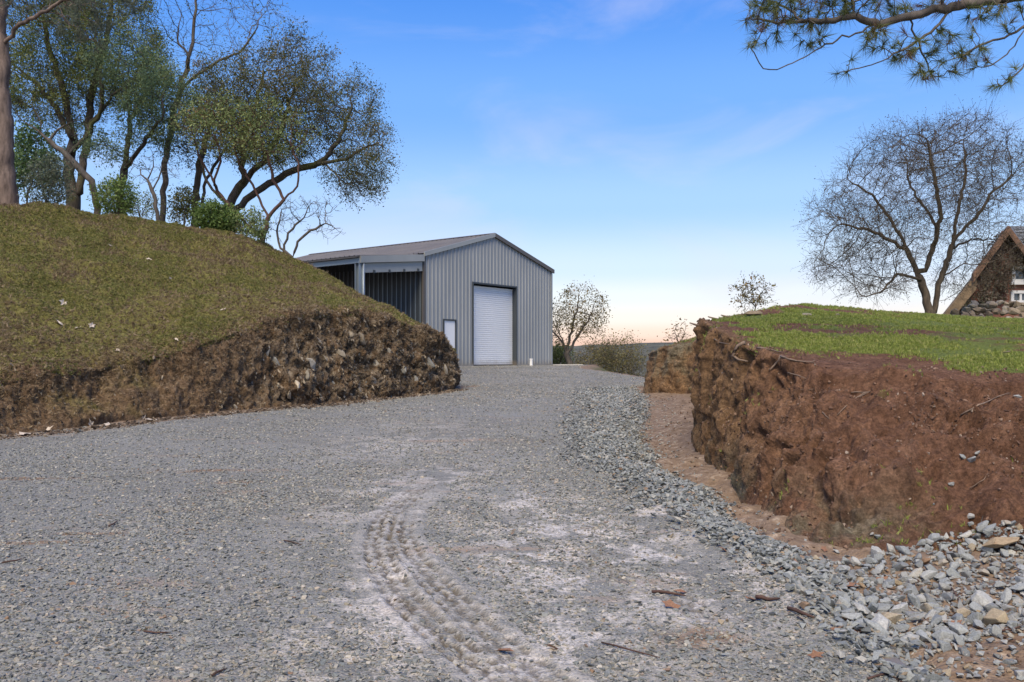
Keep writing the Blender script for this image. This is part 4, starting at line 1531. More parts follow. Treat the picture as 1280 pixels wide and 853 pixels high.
M['needle_grey'] = leaf_mat('grey_pine_needle', [(0.08, 0.10, 0.07), (0.12, 0.145, 0.10), (0.15, 0.17, 0.12)], 0.3)
M['needle_dead'] = leaf_mat('dead_pine_needle', [(0.12, 0.07, 0.045), (0.2, 0.12, 0.08)], 0.3)

# ---- the wood on the left hill
make_tree('oak_tree', 'big mossy oak with several dark stems nearest the pine trunk on the hill', 'tree',
          [pl([(92, 258), (86, 215), (92, 178), (86, 135), (73, 95), (60, 55), (52, 10)], 31, 1.0), pl([(90, 190), (106, 172), (125, 140), (128, 118), (122, 80), (120, 40)], 31, -1),
           pl([(100, 240), (104, 200), (110, 160), (116, 110), (135, 50), (140, 5)], 31, 1.5), pl([(88, 170), (66, 130), (40, 100), (20, 85)], 31, 1),
           pl([(110, 160), (140, 120), (168, 95), (190, 60)], 31, -1)],
          bl([(60, 55, 75, 75), (125, 40, 70, 85), (95, -35, 100, 60), (28, 105, 45, 42), (160, 85, 55, 60), (60, 130, 60, 30)], 31.5, 2.4),
          M['bark_oak'], M['leaf_oak'], n_att=2700, step=0.25, dk=0.30, seed=3, r_root=0.24, leaf_n=32, leaf_size=0.066, leaf_spread=0.12, twig_n=3, twig_len=0.34, bare=0.15)
make_tree('oak_tree', 'slender oak with blue-green leaf clumps leaning right of the big mossy oak', 'tree',
          [pl([(152, 262), (150, 235), (158, 205), (163, 160), (160, 115), (148, 82)], 29.5, 0.5), pl([(157, 210), (172, 190), (190, 165), (205, 140)], 29.5, -1), pl([(161, 150), (180, 118), (205, 95)], 29.5, 1)],
          bl([(185, 150, 50, 38), (150, 185, 32, 25), (205, 118, 45, 30), (160, 90, 40, 40), (128, 175, 25, 25)], 29.3, 1.5),
          M['bark_oak'], M['leaf_blue'], n_att=800, step=0.22, dk=0.28, seed=5, r_root=0.13, leaf_n=34, leaf_size=0.066, leaf_spread=0.12, twig_n=3, twig_len=0.28, bare=0.1)
make_tree('oak_tree', 'tall sparse oak with thin grey branches reaching over the gap in the wood', 'tree',
          [pl([(204, 275), (206, 220), (212, 160), (224, 115), (240, 60), (245, 10), (240, -40)], 33, 1), pl([(226, 112), (260, 82), (297, 69), (322, 34)], 33, -1),
           pl([(236, 75), (222, 45), (226, 15)], 33, 1)],
          bl([(240, 35, 45, 55), (300, 40, 45, 40), (330, 15, 35, 30), (255, -25, 70, 35), (215, 40, 25, 50), (262, 85, 28, 22)], 33, 1.8),
          M['bark_grey'], M['leaf_oak'], n_att=700, step=0.27, dk=0.36, seed=8, r_root=0.11, leaf_n=6, leaf_size=0.07, leaf_spread=0.16, twig_n=2, twig_len=0.34, bare=0.5)
make_tree('oak_tree', 'wide leaning oak with thin brownish leaves and one long bare limb', 'tree',
          [pl([(282, 286), (284, 258), (305, 226), (330, 200), (350, 165), (365, 120)], 30, 0.6), pl([(290, 268), (302, 256), (328, 233), (364, 214), (397, 206), (417, 184), (428, 164), (440, 135)], 30, -0.8),
           pl([(397, 206), (430, 200), (447, 188), (470, 180)], 29.4, -0.2), pl([(405, 208), (417, 214), (430, 238), (443, 252)], 29.4, -0.3),
           pl([(284, 258), (262, 235), (250, 200), (262, 160), (290, 110)], 30, 1.2), pl([(305, 226), (300, 180), (320, 130), (330, 90)], 30, 1.2)],
          bl([(360, 100, 75, 52), (415, 140, 60, 55), (320, 135, 62, 50), (455, 185, 38, 42), (395, 70, 50, 28), (440, 222, 42, 22), (290, 115, 40, 38), (340, 175, 60, 30), (470, 205, 24, 30)], 30, 2.3),
          M['bark_oak'], M['leaf_brown'], n_att=2600, step=0.23, dk=0.27, seed=12, r_root=0.21, leaf_n=22, leaf_size=0.062, leaf_spread=0.12, twig_n=3, twig_len=0.3, bare=0.08)
make_tree('oak_tree', 'twin-stemmed dark oak behind the manzanita on the hill', 'tree',
          [pl([(243, 272), (245, 250), (247, 215), (255, 180), (265, 150)], 31.5, 0.4), pl([(252, 265), (254, 235), (268, 205), (285, 180)], 31.5, 0.4)],
          bl([(255, 160, 40, 45), (285, 175, 40, 30), (235, 190, 22, 25)], 31.8, 1.4),
          M['bark_grey'], M['leaf_brown'], n_att=520, step=0.24, dk=0.3, seed=15, r_root=0.14, leaf_n=15, leaf_size=0.07, leaf_spread=0.12, twig_n=3, bare=0.1)
make_tree('manzanita', 'red-barked manzanita with pale green leaf tops in front of the leaning oak', 'tree',
          [pl([(328, 303), (334, 272), (355, 250), (342, 226), (336, 200), (325, 170)], 27.9, 0), pl([(356, 248), (372, 234), (374, 205), (365, 185)], 27.9, 0), pl([(334, 268), (318, 235), (300, 205), (290, 175)], 28, .3),
           pl([(318, 290), (290, 262), (268, 232), (250, 196), (237, 152)], 28, 0.5), pl([(268, 232), (276, 200), (268, 170)], 28, -.3)],
          bl([(312, 140, 48, 24), (355, 162, 42, 22), (285, 170, 42, 24), (250, 165, 28, 22), (335, 185, 50, 22), (245, 140, 20, 18)], 28, 1.2),
          M['bark_red'], M['leaf_pale'], n_att=1000, step=0.18, dk=0.22, seed=18, r_root=0.085, leaf_n=10, leaf_size=0.075, leaf_spread=0.11, twig_n=3, twig_len=0.2, up=0.1, bare=0.1)
make_tree('bare_tree', 'small leafless twisted tree beside the shed roof on the hill crest', 'tree',
          [pl([(352, 318), (358, 300), (366, 285), (380, 272)], 28.2, 0), pl([(366, 322), (372, 300), (390, 288), (410, 278), (424, 290)], 28.2, 0), pl([(352, 316), (346, 290), (352, 262)], 28.2, 0.2)],
          bl([(382, 270, 40, 24), (408, 292, 24, 12), (350, 272, 22, 28), (395, 258, 25, 15)], 28.2, 0.8),
          M['bark_grey'], M['leaf_dry'], n_att=300, step=0.17, dk=0.22, seed=21, r_root=0.075, leaf_n=1, leaf_size=0.04, leaf_spread=0.08, twig_n=2, twig_len=0.2, bare=0.6)
make_tree('bare_tree', 'thin leafless sapling between the oaks on the hill crest', 'tree',
          [pl([(198, 276), (192, 240), (182, 222), (168, 208)], 27, 0), pl([(192, 240), (200, 215), (208, 200)], 27, 0), pl([(184, 224), (192, 204), (190, 190)], 27, 0)],
          bl([(190, 210, 28, 24), (212, 215, 18, 16)], 27, 0.7),
          M['bark_grey'], M['leaf_dry'], n_att=110, step=0.18, dk=0.26, seed=24, r_root=0.06, leaf_n=1, leaf_size=0.05, bare=0.6, twig_len=0.22)
make_tree('dead_tree', 'leaning dead trunk with bare side branches crossing the big oak', 'tree',
          [pl([(122, 262), (121, 245), (116, 227), (89, 200), (48, 165), (26, 150), (13, 132)], 27, -0.8), pl([(60, 176), (75, 160), (100, 150)], 26.5, 0), pl([(48, 165), (50, 145), (40, 130)], 26.4, 0)],
          bl([(75, 165, 25, 16), (30, 140, 20, 20), (100, 190, 20, 20)], 26.5, 0.6),
          M['bark_grey'], None, n_att=70, step=0.2, dk=0.3, seed=27, r_root=0.10, leaf_n=0, twig_n=1, twig_len=0.25)


def shrub(name, label, px, py, d, rx, ry, leaf, seed, n_att=240, leaf_n=9, size=0.07, bark=None, stems=6, group=None, spread=0.10, bare=0.0, cat='shrub', depth=None, r_root=0.035, up=0.1):
    """px, py: where it stands; rx, ry: half width and height in photograph pixels"""
    b = at(px, py, d)
    w, h = rx / F * d, ry / F * d
    rg = np.random.default_rng(seed)
    limbs = []
    for k in range(stems):
        t = 2 * math.pi * k / stems + rg.random()
        tip = b + np.array((math.cos(t) * w * 0.55, math.sin(t) * w * 0.5, h * (0.5 + 0.3 * rg.random())))
        limbs.append([b, b * 0.6 + tip * 0.4 + np.array((0, 0, h * 0.12)), tip])
    dp = depth or w * 0.8
    blobs = [(b + np.array((0, 0, h * 0.55)), (w, dp, h * 0.5)), (b + np.array((w * 0.3, 0, h * 0.3)), (w * 0.7, dp * 0.8, h * 0.3)), (b + np.array((-w * 0.35, 0, h * 0.32)), (w * 0.65, dp * 0.8, h * 0.32))]
    return make_tree(name, label, cat, limbs, blobs, bark or M['bark_grey'], leaf, n_att=n_att, step=max(0.1, h * 0.07), di=3, dk=max(0.1, h * 0.075), seed=seed, r_root=r_root, r_tip=0.004,
                     leaf_n=leaf_n, leaf_size=size, leaf_spread=spread, twig_n=2, twig_len=max(0.1, h * 0.1), group=group, base=b, bare=bare, up=up)


shrub('shrub', 'broad glossy green bush growing against the pine trunk', 34, 252, 28.5, 36, 92, M['leaf_shrub'], 31, 700, 16, 0.10)
shrub('shrub', 'grey-green feathery shrub at the foot of the pine trunk', 58, 255, 25.0, 28, 58, M['leaf_sage'], 32, 480, 18, 0.06)
shrub('shrub', 'yellow-green bush under the slender oak', 146, 270, 26.2, 26, 46, M['leaf_bright'], 33, 340, 12, 0.07, bare=0.1)
shrub('shrub', 'thin olive bush between the bare sapling and the yellow-green bush', 176, 276, 28, 24, 36, M['leaf_oak'], 34, 150, 6, 0.06, bare=0.4)
shrub('shrub', 'dark bush at the foot of the twin-stemmed oak', 230, 278, 29, 18, 42, M['leaf_brown'], 35, 180, 8, 0.08)
shrub('shrub', 'fresh green laurel-like bush low on the hill crest', 272, 293, 27.0, 28, 38, M['leaf_bright'], 36, 340, 14, 0.085)
shrub('shrub', 'rounded green bush spilling over the crest below the manzanita', 306, 302, 26.9, 26, 38, M['leaf_pale'], 37, 320, 14, 0.075)

# ---- the tree on the lawn
make_tree('lawn_tree', 'wide twin-trunked tree with sparse small dark leaves on the lawn', 'tree',
          [pl([(1162, 391), (1155, 364), (1147, 340), (1131, 304), (1111, 271), (1088, 242), (1060, 225)], 35, 0.5), pl([(1168, 390), (1172, 365), (1178, 343), (1190, 311), (1197, 294), (1223, 268), (1237, 245), (1264, 219)], 35, -0.5),
           pl([(1157, 338), (1170, 301), (1165, 271), (1145, 248), (1134, 222)], 35, 1.2), pl([(1192, 310), (1193, 281), (1200, 250), (1208, 210), (1205, 175)], 35, 1.0),
           pl([(1170, 301), (1176, 265), (1168, 220), (1160, 180)], 35, -1.0), pl([(1151, 350), (1121, 343), (1101, 366), (1072, 372)], 35, -1),
           pl([(1131, 311), (1095, 291), (1052, 280)], 35, 1), pl([(1178, 345), (1205, 330), (1232, 330)], 35, -1), pl([(1190, 311), (1215, 300), (1245, 300)], 35, 1),
           pl([(1170, 375), (1185, 374), (1196, 366)], 35, -0.6)],
          bl([(1140, 240, 105, 85), (1085, 290, 75, 65), (1205, 225, 75, 70), (1190, 185, 55, 42), (1125, 195, 55, 40), (1065, 330, 55, 34), (1235, 300, 45, 34), (1050, 270, 45, 40), (1090, 360, 45, 16), (1248, 215, 35, 45), (1215, 345, 28, 22)], 35, 3.0),
          M['bark_right'], M['leaf_dry'], n_att=5200, step=0.22, dk=0.25, seed=41, r_root=0.19, r_tip=0.0062, leaf_n=2, leaf_size=0.055, leaf_spread=0.10, twig_n=4, twig_len=0.46, up=0.16, bare=0.1, jit=0.10)

# ---- behind the shed and beyond the edge of the pad
bz = at(714, 459, 50)
make_tree('young_oak', 'open-crowned young oak with yellowing leaves right of the shed', 'tree',
          [pl([(714, 462), (708, 440), (700, 418), (692, 390)], 50, 0), pl([(709, 444), (722, 420), (737, 398), (745, 375)], 50, 0.5), pl([(708, 440), (714, 415), (722, 385), (724, 365)], 50, -.5), pl([(704, 430), (692, 415), (684, 395)], 50, .5)],
          bl([(705, 378, 28, 22), (730, 378, 26, 22), (742, 400, 18, 20), (698, 408, 20, 25), (722, 405, 22, 16)], 50, 1.3),
          M['bark_grey'], M['leaf_autumn'], n_att=520, step=0.22, dk=0.28, seed=51, r_root=0.16, leaf_n=7, leaf_size=0.11, leaf_spread=0.17, twig_n=3, twig_len=0.3, bare=0.15)


def gz_at(x, y):
    return float(ground_height(np.array([x]), np.array([y]))[0])


VAL = [(738, 436, 50, 22, 'leafy olive bush at the left end of the thicket beyond the footing', 'leaf_thicket', 0.2),
       (752, 429, 55, 26, 'yellow-brown bush in the thicket beyond the footing, left of centre', 'leaf_thicket', 0.3),
       (775, 428, 52, 26, 'dense tawny bush in the middle of the thicket beyond the pad', 'leaf_thicket', 0.25),
       (785, 417, 58, 9, 'narrow tall sapling rising above the thicket beyond the pad', 'leaf_thicket', 0.3),
       (796, 434, 51, 17, 'thin greenish bush at the right end of the thicket by the earth bank', 'leaf_thicket', 0.4),
       (698, 434, 53, 16, 'green bush low behind the young oak at the shed corner', 'leaf_oak', 0.1)]
for i, (px, ty, d, rx, lab, lf, br) in enumerate(VAL):
    x = (px - HX) / F * d
    z0 = gz_at(x, d) - 0.2
    py = HY - (z0 - EYE) * F / d
    shrub('bush', lab, px, py, d, rx, (py - ty) * 1.08, M[lf], 60 + i, 620 if rx > 12 else 130, 6, 0.10, stems=8, spread=0.2, bare=br, cat='bush', r_root=0.08)

h = hit(945, 384)
shrub('sapling', 'rounded leafy sapling on the grassy top of the earth bank', 943, 386, 17.2, 26, 38, M['leaf_autumn'], 71, 130, 7, 0.05, stems=5, spread=0.05, bare=0.1, cat='sapling', r_root=0.014)
shrub('sapling', 'spindly young sapling on the far end of the earth bank', 849, 436, 23.6, 17, 33, M['leaf_autumn'], 72, 60, 4, 0.07, stems=4, spread=0.08, bare=0.3, cat='sapling', r_root=0.016)


# ---- pine beside the hill crest: trunk at the left edge of the view, one low branch of grey-green needles
def needle_tuft(P, D, n, length, width, rg, cone=0.75):
    """n thin needles springing from every point P along direction D"""
    C = np.repeat(P, n, 0); A = np.repeat(D, n, 0)
    m = len(C)
    v = A + rg.normal(0, cone, (m, 3)); v /= np.linalg.norm(v, axis=1, keepdims=True)
    b = np.cross(v, rg.normal(size=(m, 3))); b /= np.maximum(np.linalg.norm(b, axis=1, keepdims=True), 1e-6)
    L = length * (0.65 + 0.6 * rg.random(m))[:, None]
    C = C - A * (length * 0.35 * rg.random(m))[:, None]
    tip = C + v * L; tip[:, 2] -= (0.10 * L[:, 0])
    V = np.stack([C - b * width * 0.5, C + b * width * 0.5, tip], 1).reshape(-1, 3)
    return V, np.arange(m * 3).reshape(m, 3)


def pine(name, label, limbs, side_blobs, d_step, r_root, bark, needle_mat, seed, n_att, tuft_n, nl, nw, dead=None, dk=0.2, r_tip=0.006, keep=1.0, r_branch=None, up=0.0, fringe=0.0):
    rg = np.random.default_rng(seed)
    b0 = np.asarray(limbs[0][0], float)
    tz = top_z(float(b0[0]), float(b0[1]))[0] - 0.15
    limbs = [[np.array((b0[0], b0[1], min(tz, b0[2] - 0.05)))] + list(limbs[0])] + list(limbs[1:])
    pos, par, rad, hc = grow(limbs, side_blobs, n_att, d_step, 2.5, dk, seed, up, 0.28, 120, r_tip, r_branch or r_root * 0.55)
    # the trunk keeps its own taper
    nt_ = 0
    L0 = np.asarray(limbs[0]); 
    seg = np.linalg.norm(np.diff(L0, axis=0), axis=1).sum()
    nt_ = max(2, int(seg / d_step) + 1)
    h = np.linspace(0, 1, nt_)
    rad[:nt_] = np.maximum(rad[:nt_], r_root * (1 - 0.55 * h) * (1 + 0.25 * np.exp(-h * 14)))
    root = pos[0].copy()
    e = empty(name, label, 'pine tree', tuple(root))
    V, Fq = tubes(pos, par, rad, 0.03)
    obj('trunk', npmesh('trunk', V - root, [Fq], True), bark, e)
    tips = np.where(~hc | ((rad < r_tip * 1.5) & (rg.random(len(pos)) < fringe)))[0]
    tips = tips[tips >= nt_]
    tips = tips[rg.random(len(tips)) < keep]
    D = pos[tips] - pos[par[tips]]
    D /= np.maximum(np.linalg.norm(D, axis=1, keepdims=True), 1e-6)
    is_dead = rg.random(len(tips)) < (0.10 if dead else 0)
    for nm, sel, mt in (('needles', ~is_dead, needle_mat), ('dead_needles', is_dead, dead)):
        if not sel.any(): continue
        V, Fq = needle_tuft(pos[tips[sel]], D[sel], tuft_n, nl, nw, rg)
        rnd = np.clip(np.repeat(0.5 + 0.25 * rg.normal(size=sel.sum()), tuft_n) + rg.normal(0, 0.12, sel.sum() * tuft_n), 0, 1)
        tag(obj(nm, npmesh(nm, V - root, [Fq], False, None, {'rnd': rnd}), mt, e), kind='stuff')
    return e


pine('pine_tree', 'tall pine trunk with reddish bark at the left edge of the hill',
     [pl([(7, 250), (4, 150), (0, 60), (-6, -60), (-12, -260)], 26, 0), pl([(-2, 62), (25, 32), (61, 10), (100, -10)], 26, -1.0), pl([(-2, 20), (40, -30), (120, -60), (180, -70)], 26, 2)],
     bl([(95, 12, 50, 30), (60, -20, 60, 30), (140, -20, 50, 35), (30, 15, 20, 18), (105, 40, 22, 14)], 26, 1.4), 0.2, 0.30, M['bark_pine'], M['needle_grey'], 81, 700, 40, 0.26, 0.013, None, 0.22, r_branch=0.075, fringe=0.5)

# ---- pine over the earth bank: its trunk stands to the right of the view, the low branches reach into it
D0 = 10.0
br = lambda pts, dz=0.0: pl(pts, D0, dz)
pine('pine_tree', 'overhanging pine branch with long green needle tufts above the earth bank',
     [[at(1545, 500, 10.8), at(1540, 200, 10.8), at(1535, 0, 10.8), at(1530, -300, 10.8)],
      [at(1536, -60, 10.8), at(1400, -30, 10.5), at(1290, -8, 10.2), at(1235, 2, 10), at(1180, 10, 10), at(1130, 22, 10), at(1105, 30, 10), at(1085, 28, 10), at(1068, 20, 10), at(1040, 26, 10), at(1000, 27, 10), at(965, 26, 10), at(940, 25, 10)],
      br([(1090, 32), (1075, 40), (1040, 52), (1012, 68), (990, 80), (972, 86), (958, 87), (948, 78), (942, 66), (938, 60)]),
      br([(1180, 12), (1185, 20), (1165, 40), (1140, 57), (1110, 72), (1085, 84), (1060, 88), (1050, 90)]),
      [at(1400, -10, 10.5), at(1330, 10, 10.2), at(1282, 34, 10), at(1250, 48, 10), at(1220, 58, 10), at(1200, 72, 10), at(1185, 76, 10)],
      [at(1340, 25, 10.2), at(1290, 60, 10.1), at(1278, 85, 10), at(1258, 106, 10), at(1246, 109, 10)],
      br([(1282, 36), (1270, 55), (1258, 70), (1240, 82), (1215, 86)]),
      br([(1138, 22), (1142, 40), (1152, 62), (1158, 78), (1165, 95)], 0.3),
      br([(1068, 20), (1067, 0), (1060, -20)], 0.2), br([(1180, 10), (1172, -15)], -0.2), br([(1000, 27), (985, 10), (960, 0)], 0.2)],
     bl([(975, 8, 42, 22), (1030, 4, 48, 22), (1075, -2, 40, 20), (1000, 12, 50, 18), (955, 14, 28, 18), (960, 38, 22, 12), (1005, 44, 35, 8), (938, 60, 8, 8), (1052, 90, 12, 9), (1130, 62, 25, 14), (1160, 88, 14, 14), (1215, 76, 25, 12),
         (1262, 96, 16, 12), (1240, 14, 40, 12), (1150, -4, 60, 12), (1195, 56, 22, 14), (1100, 48, 25, 10)], 10, 0.42),
     0.07, 0.22, M['bark_grey'], M['needle'], 84, 820, 44, 0.17, 0.0058, M['needle_dead'], 0.085, 0.0045, 0.8, r_branch=0.062, fringe=0.35)


# ================================================================== STONES, GRAVEL AND GRASS
def rock_mesh(name, seed, flat=0.6, npts=13):
    rg = random.Random(seed)
    bm = bmesh.new()
    for _ in range(npts):
        v = Vector((rg.gauss(0, 1), rg.gauss(0, 1), rg.gauss(0, 1))).normalized() * rg.uniform(0.82, 1.05)
        bm.verts.new((v.x * 0.5, v.y * 0.5 * rg.uniform(0.72, 0.8), v.z * 0.5 * flat))
    res = bmesh.ops.convex_hull(bm, input=bm.verts)
    junk = [g for g in res['geom_interior'] + res['geom_unused'] if isinstance(g, bmesh.types.BMVert)]
    bmesh.ops.delete(bm, geom=list(set(junk)), context='VERTS')
    bmesh.ops.bevel(bm, geom=bm.edges[:], offset=0.02, segments=1, affect='EDGES') if npts > 11 else None
    me = bpy.data.meshes.new(name)
    bm.to_mesh(me); bm.free()
    return me


def scatter(name, pts, scl, rot, protos, mat, idx=None):
    """instances of a few small meshes on points (one object)"""
    n = len(pts)
    me = bpy.data.meshes.new(name)
    me.vertices.add(n)
    me.vertices.foreach_set('co', np.asarray(pts, np.float32).ravel())
    for k, t, a in (('scl', 'FLOAT_VECTOR', scl), ('rot', 'FLOAT_VECTOR', rot)):
        x = me.attributes.new(k, t, 'POINT'); x.data.foreach_set('vector', np.asarray(a, np.float32).ravel())
    x = me.attributes.new('pick', 'INT', 'POINT')
    x.data.foreach_set('value', np.asarray(idx if idx is not None else RNG.integers(0, len(protos), n), np.int32))
    o = obj(name, me)
    pc = bpy.data.collections.new(name + '_kinds')
    for i, p in enumerate(protos):
        p.materials.clear(); p.materials.append(mat)
        po = bpy.data.objects.new('%s_kind_%02d' % (name, i), p)
        pc.objects.link(po)
    ng = bpy.data.node_groups.new(name, 'GeometryNodeTree')
    ng.interface.new_socket('Geometry', in_out='INPUT', socket_type='NodeSocketGeometry')
    ng.interface.new_socket('Geometry', in_out='OUTPUT', socket_type='NodeSocketGeometry')
    gi = ng.nodes.new('NodeGroupInput'); go = ng.nodes.new('NodeGroupOutput')
    ip = ng.nodes.new('GeometryNodeInstanceOnPoints')
    ci = ng.nodes.new('GeometryNodeCollectionInfo')
    ci.inputs['Collection'].default_value = pc
    ci.inputs['Separate Children'].default_value = True
    ci.inputs['Reset Children'].default_value = True
    ip.inputs['Pick Instance'].default_value = True

    def na(nm, typ):
        a = ng.nodes.new('GeometryNodeInputNamedAttribute'); a.data_type = typ; a.inputs['Name'].default_value = nm
        return a.outputs['Attribute']
    e2r = ng.nodes.new('FunctionNodeEulerToRotation')
    ng.links.new(na('rot', 'FLOAT_VECTOR'), e2r.inputs[0])
    ng.links.new(gi.outputs[0], ip.inputs['Points'])
    ng.links.new(ci.outputs[0], ip.inputs['Instance'])
    ng.links.new(na('pick', 'INT'), ip.inputs['Instance Index'])
    ng.links.new(e2r.outputs[0], ip.inputs['Rotation'])
    ng.links.new(na('scl', 'FLOAT_VECTOR'), ip.inputs['Scale'])
    ng.links.new(ip.outputs[0], go.inputs[0])
    md = o.modifiers.new('scatter', 'NODES'); md.node_group = ng
    return o


PEB = [rock_mesh('gravel_stone', 100 + i, 0.42 + 0.05 * (i % 4), 9) for i in range(8)]


def surf_z(x, y):
    z = ground_height(x, y)
    m = (y < 13) & (np.abs(x) < 5)
    z = np.where(m, z + 0.006 * fbm(P3(x * 11, y * 11), 3, 0.6, 8) * sstep(13, 8, y) * sstep(5, 3, np.abs(x)) + rut(x, y)[0], z)
    return z


def gravel_points(n, y0, y1, smin, smax, power, edge_bias=0.0):
    """stones on the driveway, thinned on the mud, keyed to the real width of the driveway at each distance"""
    u = RNG.random(n)
    y = (y0 ** -power + u * (y1 ** -power - y0 ** -power)) ** (-1 / power) if power else y0 + u * (y1 - y0)
    x0 = np.interp(y, [3, 8.6, 13.8, 17.6, 20.8, 25.2, 30, 44], [-5.6, -8.8, -8.3, -5.6, -3.8, -1.6, -4, -2]) ; x1 = np.interp(y, GRAVEL_EDGE[:, 0], GRAVEL_EDGE[:, 1]) + 0.06
    x1 = np.where(y > 26, np.interp(y, PAD_EDGE[:, 0], PAD_EDGE[:, 1]) - 0.2, x1)
    x = x0 + RNG.random(n) * (x1 - x0)
    wd = (x1 - x0)
    keep = RNG.random(n) < np.clip(wd / 11.0, 0.2, 1)
    md = mud_attr(x, y) * sstep(-0.25, 0.3, vnoise(P3(x * 2.4, y * 2.0), 120))
    tr_ = np.minimum(np.minimum(poly_sd(x, y, TRACKS[0])[0], poly_sd(x, y, TRACKS[1])[0]), 9)
    keep &= (tr_ > 0.19) | (RNG.random(n) < 0.16)
    keep &= RNG.random(n) > 0.85 * md
    _, rr_ = rut(x, y)
    keep &= RNG.random(n) > 0.85 * rr_
    cl = vnoise(P3(x * 1.1, y * 0.8), 121)
    keep &= RNG.random(n) < 0.70 + 0.4 * cl
    x, y = x[keep], y[keep]
    s = smin + (smax - smin) * RNG.random(len(x)) ** 3.6
    return x, y, s


def place_stones(x, y, s, sink=0.12, tilt=0.22):
    z = surf_z(x, y) + s * (0.20 - sink)
    n = len(x)
    scl = np.stack([s * RNG.uniform(0.75, 1.35, n), s * RNG.uniform(0.75, 1.2, n), s * RNG.uniform(0.65, 1.1, n)], 1)
    rot = np.stack([RNG.normal(0, tilt, n), RNG.normal(0, tilt, n), RNG.uniform(0, 6.28, n)], 1)
    return np.stack([x, y, z], 1), scl, rot


parts = []
for a, lo_, hi2 in (((215000, 3.5, 12.5, 0.011, 0.050, 1.6), None, (12.4, 8.0)), ((290000, 5.5, 28, 0.016, 0.052, 1.0), (5.5, 10.0), (28, 20)), ((95000, 15, 46, 0.028, 0.07, 0.5), (15, 24), None)):
    gp = gravel_points(*a)
    kp = np.ones(len(gp[0]), bool)
    if lo_: kp &= RNG.random(len(kp)) < sstep(lo_[0], lo_[1], gp[1])
    if hi2: kp &= RNG.random(len(kp)) < sstep(hi2[0], hi2[1], gp[1])
    parts.append(place_stones(*[q[kp] for q in gp]))
# loose coarse stones banked along the right margin
n = 26000
y = 4.0 + 22 * RNG.random(n) ** 1.7
gx = np.interp(y, GRAVEL_EDGE[:, 0], GRAVEL_EDGE[:, 1])
off = RNG.normal(0, 1, n)
wdt = np.interp(y, [4, 8, 14, 24], [0.16, 0.30, 0.55, 0.8])
x = gx - wdt * 0.9 + off * wdt * 0.62
k = (x < gx + 0.10 + 0.14 * vnoise(P3(y * 1.3, y * 0), 131) + 0.14 * RNG.random(n) ** 3) & (RNG.random(n) < 0.12 + 0.88 * sstep(5.6, 7.0, y))
x, y = x[k], y[k]
s = RNG.uniform(0.028, 0.085, len(x)) * np.interp(y, [4, 10, 24], [0.95, 0.9, 1.1])
P_, S_, R_ = place_stones(x, y, s, 0.05, 0.4)
P_[:, 2] += RNG.random(len(x)) * 0.03
EDGE = (P_, S_, R_)
pts, scl, rot = (np.concatenate([p[i] for p in parts]) for i in range(3))
tag(scatter('gravel', pts, scl, rot, PEB, M['pebble']), 'loose grey crushed stone lying over the driveway', 'gravel', None, 'stuff')
PEB2 = [rock_mesh('edge_stone', 120 + i, 0.42 + 0.05 * (i % 4), 9) for i in range(8)]
tag(scatter('edge_stones', *EDGE, PEB2, M['edge_stone']), 'coarse blue-grey stones banked along the right margin of the driveway', 'stones', None, 'stuff')

def foot_debris(n, path, spread, smin, smax):
    P = np.asarray(path, float)
    seg = np.hypot(*np.diff(P, axis=0).T); s = np.concatenate(([0], np.cumsum(seg)))
    q = RNG.random(n) * s[-1]
    x = np.interp(q, s, P[:, 0]) + RNG.normal(0, spread, n); y = np.interp(q, s, P[:, 1]) + RNG.normal(0, spread, n)
    z = np.array([top_z(float(a), float(b))[0] for a, b in zip(x, y)])
    sz = smin + (smax - smin) * RNG.random(n) ** 2.5
    return np.stack([x, y, z + sz * 0.1], 1), np.stack([sz * RNG.uniform(.7, 1.4, n), sz, sz * RNG.uniform(.6, 1.1, n)], 1), np.stack([RNG.normal(0, .4, n), RNG.normal(0, .4, n), RNG.uniform(0, 6.28, n)], 1)



# ---- the heap of broken stone at the foot of the red slope: every stone that shows is a thing of its own
HEAP = [(905, 668), (960, 690), (1000, 700), (1060, 702), (1125, 688), (1180, 672), (1250, 655), (1300, 660), (1300, 800), (1262, 790), (1230, 800), (1190, 810), (1130, 812), (1070, 790), (1040, 760), (985, 735), (930, 705)]


def inside(px, py, poly):
    c = False
    for (x0, y0), (x1, y1) in zip(poly, poly[1:] + poly[:1]):
        if (y0 > py) != (y1 > py) and px < (x1 - x0) * (py - y0) / (y1 - y0) + x0: c = not c
    return c


ROCKS = [rock_mesh('rock', 200 + i, 0.5 + 0.07 * (i % 5), 14) for i in range(14)]
BIG = [rock_mesh('boulder', 260 + i, 0.75, 16) for i in range(6)]


def stone(name, label, cat, loc, sc, rot, mesh, mat, group=None):
    if not mesh.materials: mesh.materials.append(mat)
    o = bpy.data.objects.new(name, mesh)
    o.location, o.scale, o.rotation_euler = loc, sc, rot
    COL.objects.link(o)
    return tag(o, label, cat, group)


rr_ = random.Random(77)
placed = []


def try_rock(px, py, size, gap, lift=0.0):
    h_ = hit(px, py)
    if h_ is None: return None
    p = h_[0]
    for q, qs in placed:
        if (q - p).length < gap * (qs + size) * 0.5: return None
    placed.append((p.copy(), size))
    p = p + h_[1] * size * (0.18 + lift)
    return p


